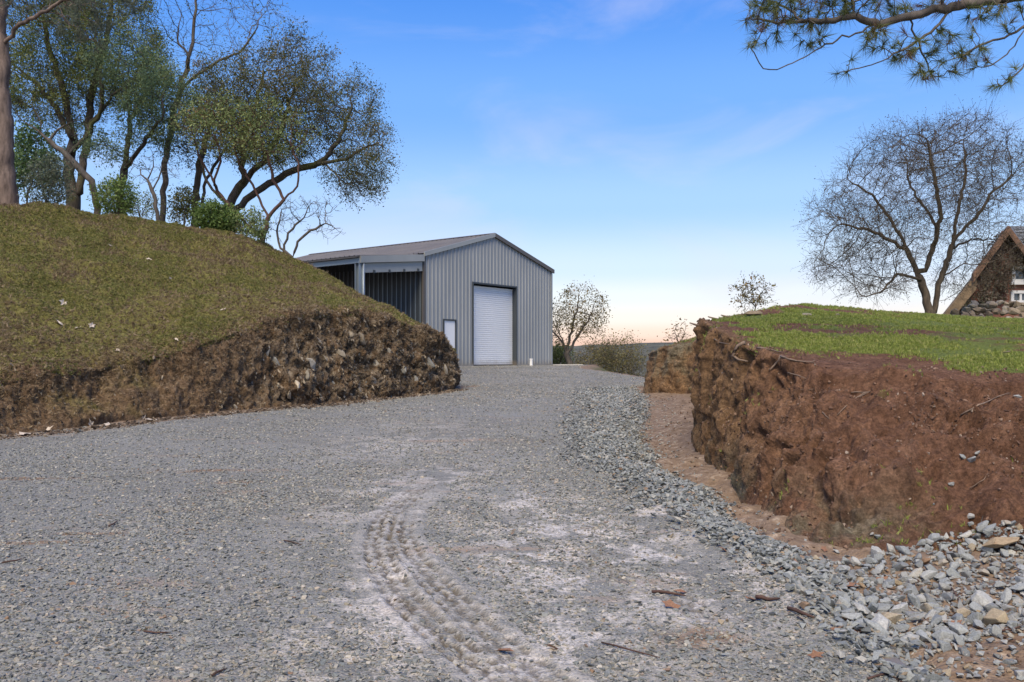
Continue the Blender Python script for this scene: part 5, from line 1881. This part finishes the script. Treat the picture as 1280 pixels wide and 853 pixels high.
cands = []
while len(cands) < 5200:
    px, py = rr_.uniform(900, 1300), rr_.uniform(652, 815)
    if inside(px, py, HEAP):
        # a bare patch of red earth lies in the heap
        if ((px - 1228) / 44) ** 2 + ((py - 738) / 17) ** 2 < 1 and rr_.random() < 0.93: continue
        cands.append((px, py))
nrock = 0
heap_group = 'broken stones heaped at the foot of the red slope'
for (px, py) in cands:
    if nrock >= 270: break
    left = max(0, min(1, (1080 - px) / 150))
    size = rr_.uniform(0.06, 0.128) * (1 - 0.35 * left)
    if rr_.random() < 0.1: size *= 1.35
    p = try_rock(px, py, size, 0.66 if nrock < 200 else 0.58, 0.12 if nrock > 180 else 0.0)
    if p is None: continue
    sc3 = (size * rr_.uniform(0.85, 1.4), size * rr_.uniform(0.8, 1.15), size * rr_.uniform(0.75, 1.15))
    shp = 'long' if sc3[0] > 1.25 * sc3[1] else ('flat' if sc3[2] < 0.88 * sc3[1] else 'blocky')
    szw = 'large' if size > 0.12 else ('small' if size < 0.08 else 'medium')
    zx = ('in the left tail of the heap', 'left of centre in the heap', 'in the middle of the heap', 'right of centre in the heap', 'at the right end of the heap')[int(np.searchsorted((1000, 1075, 1150, 1225), px))]
    zy = ('high against the slope', 'halfway down', 'at the lower edge')[int(np.searchsorted((705, 750), py))]
    stone('rock', '%s %s angular stone %s, %s' % (szw, shp, zx, zy), 'rock', p, sc3,
          (rr_.gauss(0, 0.45), rr_.gauss(0, 0.45), rr_.uniform(0, 6.28)), ROCKS[rr_.randrange(14)], M['rock'], heap_group)
    nrock += 1
# stones fallen beyond the heap and lodged in the slope
LONE = [(1216, 576, 0.115, 'pale grey-white stone lodged in the red slope below the little hollow'), (1222, 566, 0.06, 'small tan stone just above the pale stone in the red slope'),
        (1203, 572, 0.075, 'pale stone beside grass in the hollow of the red slope'), (1189, 606, 0.062, 'small white stone alone halfway down the red slope'),
        (1213, 646, 0.085, 'tan stone above the right end of the stone heap'), (1212, 655, 0.075, 'whitish stone under the tan stone above the heap'),
        (1272, 497, 0.075, 'white stone near the top of the red slope at the right edge'), (1168, 631, 0.035, 'tiny pale stone left of the tan stone on the slope'),
        (1250, 687, 0.24, 'largest flat blue-grey slab lying on top of the heap'), (1236, 668, 0.12, 'dark blue-grey stone standing behind the flat slab'),
        (1257, 655, 0.10, 'pointed cream stone standing at the top of the heap'), (1198, 825, 0.055, 'upright pale sliver of stone below the heap'),
        (1205, 818, 0.085, 'pale squarish stone alone at the foot of the heap'), (1180, 812, 0.10, 'long grey stone tilted at the lower edge of the heap'),
        (1208, 834, 0.06, 'small bluish stone on the brown soil below the heap'), (1262, 830, 0.085, 'grey stone at the right edge on the brown soil'),
        (1137, 803, 0.12, 'light blocky stone at the lower left edge of the heap'), (1000, 805, 0.07, 'flat dark stone alone on the gravel left of the heap'),
        (1090, 812, 0.12, 'flat dark blue stone set in the mud below the heap'), (1275, 845, 0.10, 'rounded grey stone in the bottom right corner'),
        (1098, 672, 0.07, 'tan stone leaning on the base of the red slope'), (1090, 668, 0.05, 'small brown stone above the tan stone at the slope base')]
for i, (px, py, sz, lab) in enumerate(LONE):
    h_ = hit(px, py)
    slab_ = 'slab' in lab
    p = h_[0] + h_[1] * sz * (0.12 if not slab_ else 0.35)
    sc = (sz * 1.5, sz * 0.75, sz * 0.5) if slab_ else (sz * 1.1, sz * 0.95, sz * 1.0)
    stone('rock', lab, 'rock', p, sc, (rr_.gauss(0, .3), rr_.gauss(0, .3) - (0.35 if slab_ else 0), rr_.uniform(0, 6.28) if not slab_ else 0.2), ROCKS[i % 14], M['rock'])

# smaller chips between the stones of the heap
cp, cs, cr = [], [], []
while len(cp) < 2600:
    px, py = rr_.uniform(860, 1300), rr_.uniform(650, 850)
    ok = inside(px, py, HEAP) or (py > 760 and px > 1120 and rr_.random() < 0.22) or (rr_.random() < 0.05 and py > 690)
    if not ok: continue
    h_ = hit(px, py)
    s = rr_.uniform(0.02, 0.06)
    cp.append(h_[0] + h_[1] * s * 0.2); cs.append((s * rr_.uniform(.8, 1.4), s, s * rr_.uniform(.7, 1.1))); cr.append((rr_.gauss(0, .4), rr_.gauss(0, .4), rr_.uniform(0, 6.28)))
_a = foot_debris(900, [(3.5, 22.5), (3.3, 19), (2.7, 15.8), (2.15, 13), (1.98, 11), (1.98, 9), (2.02, 7.6), (2.1, 6.7)], 0.16, 0.012, 0.06)
cp += list(_a[0]); cs += list(_a[1]); cr += list(_a[2])
tag(scatter('stone_chips', np.array(cp), np.array(cs), np.array(cr), [rock_mesh('chip', 300 + i, 0.55, 9) for i in range(6)], M['rock']), 'small stone chips filling the gaps of the heap by the red slope', 'stone chips', None, 'stuff')

# ---- rubble heap in front of the house
rub = []
for k in range(200):
    px, py = rr_.uniform(1188, 1300), rr_.uniform(374, 398)
    lim = np.interp(px, [1188, 1200, 1215, 1235, 1260, 1300], [395, 384, 376, 374, 377, 376])
    if py < lim: continue
    if any((px - a) ** 2 + ((py - b) * 1.4) ** 2 < 46 for a, b in rub): continue
    rub.append((px, py))
for i, (px, py) in enumerate(sorted(rub, key=lambda t: t[1])[:60]):
    sz = rr_.uniform(0.32, 0.62)
    p = at(px, py + 2, 36.2 + (398 - py) / 24 * 1.5)
    stone('rubble_stone', '%s fieldstone %s of the rubble heap, %s' % ('large' if sz > .52 else 'small' if sz < .4 else 'middling', 'at the left end' if px < 1212 else 'in the left half' if px < 1240 else 'in the right half' if px < 1264 else 'at the right end', 'on top' if py < 381 else 'at the bottom' if py > 390 else 'in the middle row'), 'rubble', p, (sz * rr_.uniform(.9, 1.4), sz, sz * rr_.uniform(.7, 1)),
          (rr_.gauss(0, .4), rr_.gauss(0, .4), rr_.uniform(0, 6.28)), BIG[i % 6], M['rubble'], 'fieldstones of the rubble heap')
for px, py, sz, lab in ((1152, 386, 0.75, 'low grey boulder beside the trunk of the lawn tree'), (1222, 392, 0.95, 'pale boulder lying lowest at the front of the rubble heap')):
    d_ = 34.0 if px < 1200 else 35.6
    bp = at(px, py, d_); bp[2] = top_z(float(bp[0]), float(bp[1]))[0] + sz * 0.12
    stone('boulder', lab, 'boulder', bp, (sz * 1.3, sz, sz * 0.62), (0.1, 0.05, px), BIG[px % 6], M['rubble'])
for px, py, sz, lab in ((942, 394, 0.35, 'flat grey stone in the grass near the rounded sapling'), (1047, 395, 0.18, 'small pale stone on the grass left of the lawn tree'), (1008, 395, 0.22, 'low tan stone lying in the grass at mid-lawn'),
                        (1256, 441, 0.15, 'small white stone on the grass near the right edge'), (1176, 450, 0.10, 'pale stone at the grass edge above the red slope')):
    h_ = hit(px, py)
    stone('stone', lab, 'stone', h_[0] + Vector((0, 0, sz * 0.08)), (sz * 1.0, sz * 0.7, sz * 0.4), (0, 0, px * 0.1), BIG[px % 6], M['rubble'])

# ---- rock showing in the left cut
for k, (px, py, sz) in enumerate(((438, 418, .40), (452, 424, .42), (405, 448, .42), (388, 455, .5), (424, 440, .35), (470, 455, .36), (505, 462, .40), (537, 452, .46), (548, 440, .32), (468, 478, .40), (450, 488, .28),
                                  (384, 470, .34), (372, 482, .32), (345, 452, .36), (360, 492, .3), (520, 475, .3), (556, 462, .32), (487, 440, .3), (415, 478, .32), (335, 440, .3), (398, 425, .3), (513, 430, .28), (400, 497, .22), (430, 496, .2), (295, 510, .2))):
    h_ = hit(px, py)
    o = stone('rock', '%s weathered stone jutting from the hillside cut, %s, %s' % ('broad' if sz > .38 else 'narrow' if sz < .3 else 'middling', 'near the shed end' if px > 500 else 'in the rocky middle' if px > 410 else 'toward the left', 'high under the turf' if py < 445 else 'low near the gravel' if py > 475 else 'halfway up'), 'rock', h_[0] - h_[1] * sz * 0.05, (sz * rr_.uniform(.32, .6), sz * 0.5, sz * rr_.uniform(1.0, 1.7)),
              (rr_.gauss(0.2, .2), -0.5 + rr_.gauss(0, .25), rr_.uniform(-0.6, 0.6)), BIG[k % 6].copy() if k < 6 else bpy.data.meshes['boulder_cut.%d' % (k % 6)], M['bank_rock'], 'stones in the hillside cut')
    if k < 6:
        o.data.name = 'boulder_cut.%d' % k
        o.data.materials.clear(); o.data.materials.append(M['bank_rock'])


# ---- vine over the gable of the house
def on_wall(px, py): return at(px, py, HD + 0.16)
vb = on_wall(1236, 398)
make_tree('climbing_vine', 'tangled grey-green vine covering the gable of the brick house', 'vine',
          [[on_wall(1236, 398), on_wall(1238, 380), on_wall(1245, 350), on_wall(1256, 312)], [on_wall(1238, 380), on_wall(1222, 365)], [on_wall(1245, 350), on_wall(1262, 335), on_wall(1275, 328)]],
          [(on_wall(1254, 318) - np.array((0, .1, 0)), (0.72, 0.10, 1.0)), (on_wall(1245, 345) - np.array((0, .1, 0)), (1.05, 0.12, 1.0)), (on_wall(1230, 372) - np.array((0, .1, 0)), (0.95, 0.12, 0.9)),
           (on_wall(1268, 335) - np.array((0, .1, 0)), (0.7, 0.10, 0.55)), (on_wall(1218, 384) - np.array((0, .1, 0)), (0.7, 0.1, 0.45))],
          M['bark_grey'], M['leaf_vine'], n_att=1400, step=0.12, dk=0.14, seed=91, r_root=0.04, r_tip=0.008, leaf_n=10, leaf_size=0.10, leaf_spread=0.09, twig_n=2, twig_len=0.16, bare=0.1)


# ---- grass
def grass_mat(name, cols, trans=0.3):
    m, nt, b = new_mat(name)
    N = NT(nt)
    oi = N.n('ShaderNodeObjectInfo')
    c = N.ramp(oi.outputs['Random'], [(i / (len(cols) - 1), k) for i, k in enumerate(cols)])
    N.l(c, b.inputs['Base Color'])
    b.inputs['Roughness'].default_value = 0.6
    b.inputs['Specular IOR Level'].default_value = 0.25
    t = N.n('ShaderNodeBsdfTranslucent'); N.l(c, t.inputs['Color'])
    mx = N.n('ShaderNodeMixShader'); mx.inputs[0].default_value = trans
    N.l(b.outputs[0], mx.inputs[1]); N.l(t.outputs[0], mx.inputs[2])
    N.l(mx.outputs[0], nt.nodes['Material Output'].inputs['Surface'])
    return m


M['grass'] = grass_mat('fresh_grass', [(0.16, 0.195, 0.038), (0.225, 0.28, 0.055), (0.29, 0.335, 0.075), (0.36, 0.35, 0.13)])
M['grass_moss'] = grass_mat('short_mossy_grass', [(0.099, 0.104, 0.029), (0.180, 0.189, 0.054), (0.279, 0.279, 0.086), (0.306, 0.261, 0.117)])
M['grass_dry'] = grass_mat('dry_stems', [(0.081, 0.054, 0.032), (0.162, 0.112, 0.065), (0.270, 0.198, 0.119), (0.432, 0.342, 0.216)], 0.15)


def tuft(name, seed, n, lean, width):
    rg = random.Random(seed)
    V, Fc = [], []
    for _ in range(n):
        a = rg.uniform(0, 6.28); r = rg.uniform(0, 0.35)
        x, y = r * math.cos(a), r * math.sin(a)
        h = rg.uniform(0.55, 1.0); t = rg.uniform(0, 6.28); l = lean * rg.uniform(0.2, 1)
        w = width * rg.uniform(0.7, 1.2)
        dx, dy = math.cos(t) * l, math.sin(t) * l
        px, py = -math.sin(t) * w, math.cos(t) * w
        b = len(V)
        V += [(x - px, y - py, -0.1), (x + px, y + py, -0.1), (x + dx * 0.4 + px * .7, y + dy * .4 + py * .7, h * 0.6), (x + dx * 0.4 - px * .7, y + dy * .4 - py * .7, h * 0.6), (x + dx, y + dy, h)]
        Fc += [(b, b + 1, b + 2, b + 3), (b + 3, b + 2, b + 4)]
    me = bpy.data.meshes.new(name); me.from_pydata(V, [], Fc)
    return me


def on_faces(V, Fq, weight, n):
    """n random points on a quad mesh, chosen by weight per face x area"""
    A, B, C, D_ = (V[Fq[:, i]] for i in range(4))
    nrm = np.cross(C - A, D_ - B)
    area = 0.5 * np.linalg.norm(nrm, axis=1)
    w = area * weight
    f = np.searchsorted(np.cumsum(w) / w.sum(), RNG.random(n)).clip(0, len(Fq) - 1)
    u, v = RNG.random(n)[:, None], RNG.random(n)[:, None]
    P = A[f] * (1 - u) * (1 - v) + B[f] * u * (1 - v) + C[f] * u * v + D_[f] * (1 - u) * v
    nn = nrm[f] / np.maximum(np.linalg.norm(nrm[f], axis=1, keepdims=True), 1e-9)
    nn = np.where(nn[:, 2:3] < 0, -nn, nn)
    return P, nn, f


def tilt_to(nn, k=1.0):
    """euler angles leaning +Z towards the normals"""
    n_ = nn * k + np.array((0, 0, 1 - k)); n_ /= np.linalg.norm(n_, axis=1, keepdims=True)
    return np.stack([np.arctan2(-n_[:, 1], np.hypot(n_[:, 0], n_[:, 2])) * 1.0, np.arctan2(n_[:, 0], n_[:, 2]), np.zeros(len(n_))], 1)


cen = RIGHT_V[RIGHT_F].mean(1)
gfac = RIGHT_GRASS[RIGHT_F].mean(1)
dist = np.hypot(cen[:, 0], cen[:, 1])
vis = (cen[:, 1] > 7.5) & (np.abs(cen[:, 0]) < cen[:, 1] * 0.66 + 2.5) & (cen[:, 1] < 42)
patchy = np.clip(0.55 + 1.0 * vnoise(cen * 1.4, 140) + 0.8 * vnoise(cen * 4.5, 141), 0.02, 1.8)
wgt = vis * np.clip(gfac - 0.22, 0, 1) ** 1.3 * patchy / np.maximum(dist, 8) ** 1.6
P_, nn, f_ = on_faces(RIGHT_V, RIGHT_F, wgt, 100000)
s_ = RNG.uniform(0.018, 0.042, len(P_)) * (1 + np.clip((np.hypot(P_[:, 0], P_[:, 1]) - 10) / 26, 0, 1) * 0.8)
sc_ = np.stack([s_ * 1.1, s_ * 1.1, s_ * RNG.uniform(0.6, 1.2, len(s_))], 1)
ro_ = np.stack([RNG.normal(0, .2, len(s_)), RNG.normal(0, .2, len(s_)), RNG.uniform(0, 6.28, len(s_))], 1)
TUFT = [tuft('tuft', 400 + i, 8, 0.5, 0.075) for i in range(5)]
tag(scatter('grass', P_, sc_, ro_, TUFT, M['grass']), 'short bright green grass on top of the earth bank', 'grass', None, 'stuff')
# weeds straggling on the red slope
wv = (cen[:, 1] > 5.5) & (cen[:, 1] < 14) & (cen[:, 0] > 2.0) & (cen[:, 0] < 7) & (gfac < 0.4)
P_, nn, f_ = on_faces(RIGHT_V, RIGHT_F, wv * np.clip(vnoise(cen * 1.8, 150) - 0.12, 0, 1) ** 1.5, 900)
s_ = RNG.uniform(0.025, 0.06, len(P_))
tag(scatter('slope_weeds', P_, np.stack([s_, s_, s_], 1), np.stack([RNG.normal(-.3, .4, len(s_)), RNG.normal(0, .4, len(s_)), RNG.uniform(0, 6.28, len(s_))], 1), [tuft('weed', 410 + i, 6, 0.8, 0.06) for i in range(3)], M['grass']),
    'small green weeds straggling over the red slope', 'weeds', None, 'stuff')

cen = LEFT_V[LEFT_F].mean(1)
gl_ = grassL[LEFT_F].mean(1)
vL = V_L[LEFT_F].mean(1)
dist = np.hypot(cen[:, 0], cen[:, 1])
vis = (cen[:, 1] > 8) & (cen[:, 1] < 31) & (cen[:, 0] > -cen[:, 1] * 0.62 - 4.0)
pn = vnoise(cen * 0.9, 160) + 0.6 * vnoise(cen * 3.1, 161)
P_, nn, f_ = on_faces(LEFT_V, LEFT_F, vis * (vL > 1.9) * (vL < 4.15) * np.clip(0.28 + 0.95 * pn + 0.4 * sstep(3.3, 4, vL), 0.02, 1.8), 74000)
s_ = RNG.uniform(0.025, 0.07, len(P_))
tag(scatter('hillside_grass', P_, np.stack([s_, s_, s_ * RNG.uniform(0.35, 0.8, len(s_))], 1), np.stack([RNG.normal(0.1, .3, len(s_)), RNG.normal(0.25, .3, len(s_)), RNG.uniform(0, 6.28, len(s_))], 1),
            [tuft('moss_tuft', 420 + i, 8, 0.7, 0.10) for i in range(4)], M['grass_moss']), 'short mossy grass on the left hillside', 'grass', None, 'stuff')
P_, nn, f_ = on_faces(LEFT_V, LEFT_F, vis * (vL > 1.0) * (vL < 4.3) * np.clip(0.4 - 0.5 * pn + 0.9 * np.exp(-((vL - 1.9) / 0.25) ** 2), 0.05, 1.8), 54000)
s_ = RNG.uniform(0.03, 0.10, len(P_))
zr = RNG.uniform(0, 6.28, len(s_))
lean_ = np.where(P_[:, 2] < 3.2, 1.0, 0.5)
tag(scatter('dry_stems', P_, np.stack([s_ * .8, s_ * .8, s_ * RNG.uniform(0.5, 1.3, len(s_))], 1), np.stack([RNG.normal(0.5, .6, len(s_)) * lean_, RNG.normal(0.9, .6, len(s_)) * lean_, zr * 0], 1),
            [tuft('stem_tuft', 430 + i, 7, 0.6, 0.05) for i in range(4)], M['grass_dry']), 'dry brown stems and roots hanging over the hillside cut', 'dry stems', None, 'stuff')


# ---- clods and chips along the foot of both cuts
M['clod'] = stone_mat('earth_clod', [(0.0, (0.07, 0.04, 0.026)), (0.5, (0.14, 0.085, 0.055)), (0.85, (0.22, 0.15, 0.10)), (1.0, (0.3, 0.27, 0.22))], 0.95)
M['crumb'] = stone_mat('soil_crumb', [(0.0, (0.075, 0.042, 0.028)), (0.5, (0.16, 0.092, 0.06)), (0.9, (0.24, 0.155, 0.105)), (1.0, (0.34, 0.28, 0.22))], 0.95)
M['shard'] = stone_mat('rock_shard', [(0.0, (0.06, 0.045, 0.03)), (0.4, (0.14, 0.108, 0.072)), (0.75, (0.26, 0.215, 0.15)), (0.92, (0.42, 0.36, 0.265)), (1.0, (0.18, 0.19, 0.185))], 0.9)
M['clod_dark'] = stone_mat('dark_earth_clod', [(0.0, (0.04, 0.028, 0.018)), (0.5, (0.09, 0.065, 0.042)), (0.85, (0.17, 0.13, 0.09)), (1.0, (0.32, 0.28, 0.22))], 0.95)
a = foot_debris(1100, [(3.6, 22.8), (3.7, 19), (3.0, 15.8), (2.35, 13), (2.1, 11), (2.03, 9), (2.05, 7.6), (2.1, 6.7)], 0.2, 0.010, 0.055)
b = foot_debris(700, [(2.2, 6.2), (2.5, 5.2), (2.4, 4.4), (3.2, 5.0)], 0.35, 0.012, 0.05)
tag(scatter('earth_clods', *[np.concatenate((p, q)) for p, q in zip(a, b)], [rock_mesh('clod', 500 + i, 0.6, 10) for i in range(5)], M['clod']), 'reddish clods fallen along the foot of the earth bank', 'clods', None, 'stuff')
a = foot_debris(3400, LB_BASE[1:] + np.array((0.12, -0.1)), 0.17, 0.02, 0.13)
tag(scatter('fallen_clods', *a, [rock_mesh('dark_clod', 510 + i, 0.6, 10) for i in range(5)], M['clod_dark']), 'dark clods and chips fallen along the foot of the hillside cut', 'clods', None, 'stuff')

cR = RIGHT_V[RIGHT_F].mean(1)
vv_ = RIGHT_VV[RIGHT_F].mean(1)
wv = (cR[:, 1] > 5) & (cR[:, 1] < 25) & (cR[:, 0] < 7.5) & (vv_ > 0.1) & (vv_ < 3.6)
P_, nn, f_ = on_faces(RIGHT_V, RIGHT_F, wv * np.clip(0.5 + vnoise(cR * 1.9, 170), 0.05, 1.5) / np.maximum(cR[:, 1], 6), 15000)
s_ = 0.008 + 0.040 * RNG.random(len(P_)) ** 3.5
tag(scatter('soil_crumbs', P_ + nn * s_[:, None] * 0.15, np.stack([s_ * RNG.uniform(.8, 1.5, len(s_)), s_, s_ * RNG.uniform(.7, 1.2, len(s_))], 1), RNG.normal(0, 1.2, (len(s_), 3)), [rock_mesh('crumb', 520 + i, 0.7, 9) for i in range(4)], M['crumb']),
    'crumbs of red soil clinging to the cut face of the earth bank', 'soil crumbs', None, 'stuff')
vis2 = (cen[:, 1] > 8) & (cen[:, 1] < 30) & (cen[:, 0] > -cen[:, 1] * 0.62 - 4.0)
P_, nn, f_ = on_faces(LEFT_V, LEFT_F, vis2 * (vL > 0.2) * (vL < 2.1) * (0.25 + 1.2 * sstep(-6.5, -4.5, cen[:, 0])), 7000)
s_ = 0.025 + 0.13 * RNG.random(len(P_)) ** 3.2
tag(scatter('rock_shards', P_ - nn * s_[:, None] * 0.08, np.stack([s_ * .45, s_ * .6, s_ * RNG.uniform(.9, 1.7, len(s_))], 1), np.stack([RNG.normal(.2, .4, len(s_)), RNG.normal(-.5, .35, len(s_)), RNG.normal(0, .5, len(s_))], 1), [rock_mesh('shard', 530 + i, 0.8, 10) for i in range(4)], M['shard']),
    'broken shards of rock showing in the hillside cut', 'rock shards', None, 'stuff')

# ---- roots hanging out of the earth bank
M['root'] = bark_mat('weathered_root', (0.09, 0.062, 0.043), (0.26, 0.19, 0.14))
ROOTS = [([(930, 431), (921, 437), (919, 445), (925, 450), (936, 452)], .030, 'thick pale bent root at the top edge of the cut'),
         ([(976, 447), (990, 450), (1004, 453), (1017, 455)], .016, 'pale straight root lying right of the bent root'),
         ([(976, 447), (970, 456), (962, 464)], .022, 'brown root forking down from the pale straight root'),
         ([(948, 437), (960, 438), (976, 442)], .018, 'short dark root between the bent root and the straight root'),
         ([(893, 424), (900, 428), (912, 431)], .011, 'thin root at the nose of the bank near the grass'),
         ([(985, 466), (998, 470), (1008, 474)], .010, 'thin tan root under the pale straight root'),
         ([(986, 487), (1003, 488), (1022, 487)], .008, 'thin level root in the middle of the cut'),
         ([(1084, 491), (1072, 497), (1058, 508), (1046, 520)], .010, 'long slanting root on the red slope'),
         ([(1063, 491), (1078, 491), (1088, 490), (1072, 498)], .009, 'pale twig root at the top of the slanting root'),
         ([(1028, 515), (1034, 522), (1037, 524)], .008, 'tiny pale root low on the cut'),
         ([(1202, 519), (1222, 507), (1240, 499), (1262, 492)], .012, 'long thin root slanting across the upper red slope'),
         ([(1212, 612), (1230, 600), (1236, 592)], .006, 'fine dark root on the lower red slope'),
         ([(875, 446), (872, 458), (876, 470)], .008, 'fine root hanging at the upright nose of the bank')]
for pts, r, lab in ROOTS:
    r *= 0.75
    W3 = []
    for p in pts:
        h_ = hit(*p)
        W3.append(h_[0] + h_[1] * r * (0.7 + 0.8 * random.random()))
    fine_pts = []
    for a_, b_ in zip(W3[:-1], W3[1:]):
        for t in (0, .34, .67):
            fine_pts.append(a_.lerp(b_, t) + Vector((random.gauss(0, r * .3), random.gauss(0, r * .2), random.gauss(0, r * .3))))
    fine_pts.append(W3[-1])
    q = MB(); q.tube(fine_pts, [r * (1 - 0.6 * k / len(fine_pts)) for k in range(len(fine_pts))], 6)
    tag(obj('root', q.mesh('root', smooth=True), M['root']), lab, 'root')
# bits of root sticking out of the skyline of the nose
for px, py, dx, lab in ((896, 384, -9, 'root stub sticking out at the top of the bank nose'), (889, 393, -8, 'root stub on the upper edge of the bank nose'), (872, 405, -8, 'lowest root stub jutting from the bank nose')):
    h_ = None
    for k in range(30):
        h_ = hit(px + k * 1.5, py + 2 + k)
        if h_ is not None and h_[2] < 22: break
    a_ = h_[0]; d_ = h_[2] / F
    q = MB(); q.tube([a_ + Vector((0.08, 0, -.02)), a_ + Vector((dx * .4 * d_, -0.02, .01)), a_ + Vector((dx * d_ * 1.3, -0.04, .035))], [.02, .016, .009], 6)
    tag(obj('root', q.mesh('root', smooth=True), M['root']), lab, 'root')


# ---- fallen leaves and twigs
def leaf_mesh(name, seed):
    rg = random.Random(seed)
    V = [(0, 0, 0.02)]
    k = 10
    for i in range(k):
        a = 2 * math.pi * i / k
        r = 0.5 * (0.55 + 0.45 * (i % 2)) * rg.uniform(0.8, 1.1)
        V.append((r * math.cos(a) * 1.35, r * math.sin(a) * 0.8, 0.10 * abs(math.sin(a)) + rg.uniform(-0.04, 0.08)))
    Fc = [(0, 1 + i, 1 + (i + 1) % k) for i in range(k)]
    me = bpy.data.meshes.new(name); me.from_pydata(V, [], Fc)
    return me


LEAF = [leaf_mesh('fallen_leaf', 600 + i) for i in range(4)]
LEAFP = [leaf_mesh('pale_leaf', 610 + i) for i in range(4)]
M['leaf_fallen'] = simple_mat('brown_fallen_leaf', (0.20, 0.105, 0.06), 0.8, 0, 0.4, 20.0)
M['leaf_pale_dry'] = simple_mat('pale_fallen_leaf', (0.46, 0.40, 0.32), 0.8, 0, 0.25, 14.0)
for me_ in LEAF: me_.materials.append(M['leaf_fallen'])
for me_ in LEAFP: me_.materials.append(M['leaf_pale_dry'])


def lay(name, me, px, py, size, label, cat, group=None):
    h_ = hit(px, py)
    o = bpy.data.objects.new(name, me)
    o.location = h_[0] + h_[1] * (size * 0.05 + 0.006)
    qn = h_[1].to_track_quat('Z', 'Y')
    o.rotation_euler = (qn @ Euler((random.gauss(0, .3), random.gauss(0, .3), random.uniform(0, 6.28))).to_quaternion()).to_euler()
    o.scale = (size,) * 3
    COL.objects.link(o)
    return tag(o, label, cat, group)


BL = [(1030, 688), (967, 678), (983, 690), (992, 702), (975, 714), (1035, 745), (1060, 760), (1058, 778), (1075, 792), (1046, 790), (1000, 775), (1102, 728), (958, 705), (1018, 742), (1090, 765), (850, 742), (838, 760), (630, 817), (690, 812), (1195, 785), (1185, 783), (1020, 822), (1070, 735), (905, 690), (940, 752)]
for i, (px, py) in enumerate(BL):
    lay('fallen_leaf', LEAF[i % 4], px, py, random.uniform(0.05, 0.11), 'curled brown fallen leaf %s' % ('on the open gravel of the driveway' if px < 900 else 'on the stones at the upper left of the heap' if py < 720 and px < 1000 else 'on the left part of the stone heap' if py < 740 else 'on the muddy gravel below the stone heap' if px < 1100 else 'at the lower edge of the stone heap'), 'leaf', 'brown leaves by the stone heap')
PLV = [((79, 380), .17, 'longest pale leaf high on the left hillside'), ((74, 406), .15, 'pale leaf below the longest pale leaf on the hillside'), ((97, 411), .10, 'small pale leaf right of the lower pale leaf'), ((114, 408), .12, 'pale leaf farthest right of the hillside trio'),
       ((147, 439), .09, 'single whitish leaf low on the hillside'), ((14, 457), .07, 'tiny white leaf at the left edge of the hillside'), ((138, 308), .09, 'pale leaf alone in the upper hillside grass'), ((213, 349), .08, 'small whitish leaf mid-slope on the left hillside'),
       ((186, 325), .09, 'pale leaf just below the hill crest'), ((279, 388), .09, 'pale leaf near the middle of the hillside'), ((374, 397), .10, 'pale leaf just above the rocky cut'), ((172, 381), .08, 'pale leaf on bare soil in mid-hillside'), ((220, 425), .08, 'whitish leaf above the brown undercut')]
for i, ((px, py), sz, lab) in enumerate(PLV):
    lay('fallen_leaf', LEAFP[i % 4], px, py, sz * 1.5, lab, 'leaf')
for i, (px, py) in enumerate(((112, 530), (118, 535), (135, 532), (60, 540), (178, 523), (190, 527), (30, 545), (100, 541))):
    lay('fallen_leaf', LEAFP[i % 4], px, py, random.uniform(0.12, 0.22), 'dry tan leaf at the foot of the hillside, %s' % ('near the left edge' if px < 80 else 'in the little cluster' if px < 150 else 'right of the cluster'), 'leaf', 'dry leaves at the hillside foot')
TW = [((752, 806), (790, 816), (828, 826), .005, 'long reddish twig lying across the lower driveway'), ((2, 706), (20, 703), (32, 699), .006, 'dark twig at the left edge of the driveway'), ((136, 660), (142, 657), (147, 653), .008, 'short dark twig on the left of the driveway'),
      ((355, 678), (366, 680), (377, 683), .006, 'brown twig lying left of the tyre track'), ((265, 848), (275, 842), (284, 839), .006, 'small dark twig near the bottom of the driveway'), ((985, 764), (1002, 770), (1018, 776), .012, 'dark rotting stick on the mud left of the heap'),
      ((945, 750), (960, 753), (975, 752), .013, 'short dark stick lying on the gravel left of the heap'), ((815, 743), (835, 744), (857, 748), .010, 'flat reddish bark strip on the pale mud'), ((1085, 852), (1110, 845), (1130, 858), .006, 'thin pale stick in the wet mud at the bottom'),
      ((180, 792), (196, 794), (214, 793), .005, 'thin brown twig on the left foreground gravel'), ((1186, 733), (1196, 748), (1204, 764), .006, 'thin stem standing between the stones of the heap'), ((1250, 792), (1265, 790), (1280, 784), .006, 'thin root lying over stones at the right edge')]
for a_, b_, c_, r, lab in TW:
    W3 = [hit(*p)[0] + Vector((0, 0, r * 0.8 + 0.008)) for p in (a_, b_, c_)]
    q = MB(); q.tube([W3[0], W3[0].lerp(W3[1], .5) + Vector((0, 0, r * .4)), W3[1], W3[1].lerp(W3[2], .5), W3[2]], [r, r, r * .9, r * .7, r * .4], 5)
    tag(obj('twig', q.mesh('twig', smooth=True), M['bark_red']), lab, 'twig')


# ---- wet hollow at the bottom of the driveway
M['puddle'] = simple_mat('muddy_water', (0.17, 0.135, 0.095), 0.06, 0, 0.15, 8.0, 0.0, spec=0.6)
pq = [hit(px, py)[0] for px, py in ((1078, 822), (1098, 826), (1122, 836), (1148, 850), (1165, 870), (1120, 872), (1112, 856), (1092, 842), (1076, 830))]
lv = sum(p.z for p in pq) / len(pq) + 0.010
pm = bpy.data.meshes.new('puddle')
pm.from_pydata([(p.x, p.y, lv) for p in pq], [], [tuple(range(len(pq)))])
tag(obj('puddle', pm, M['puddle']), kind='structure')
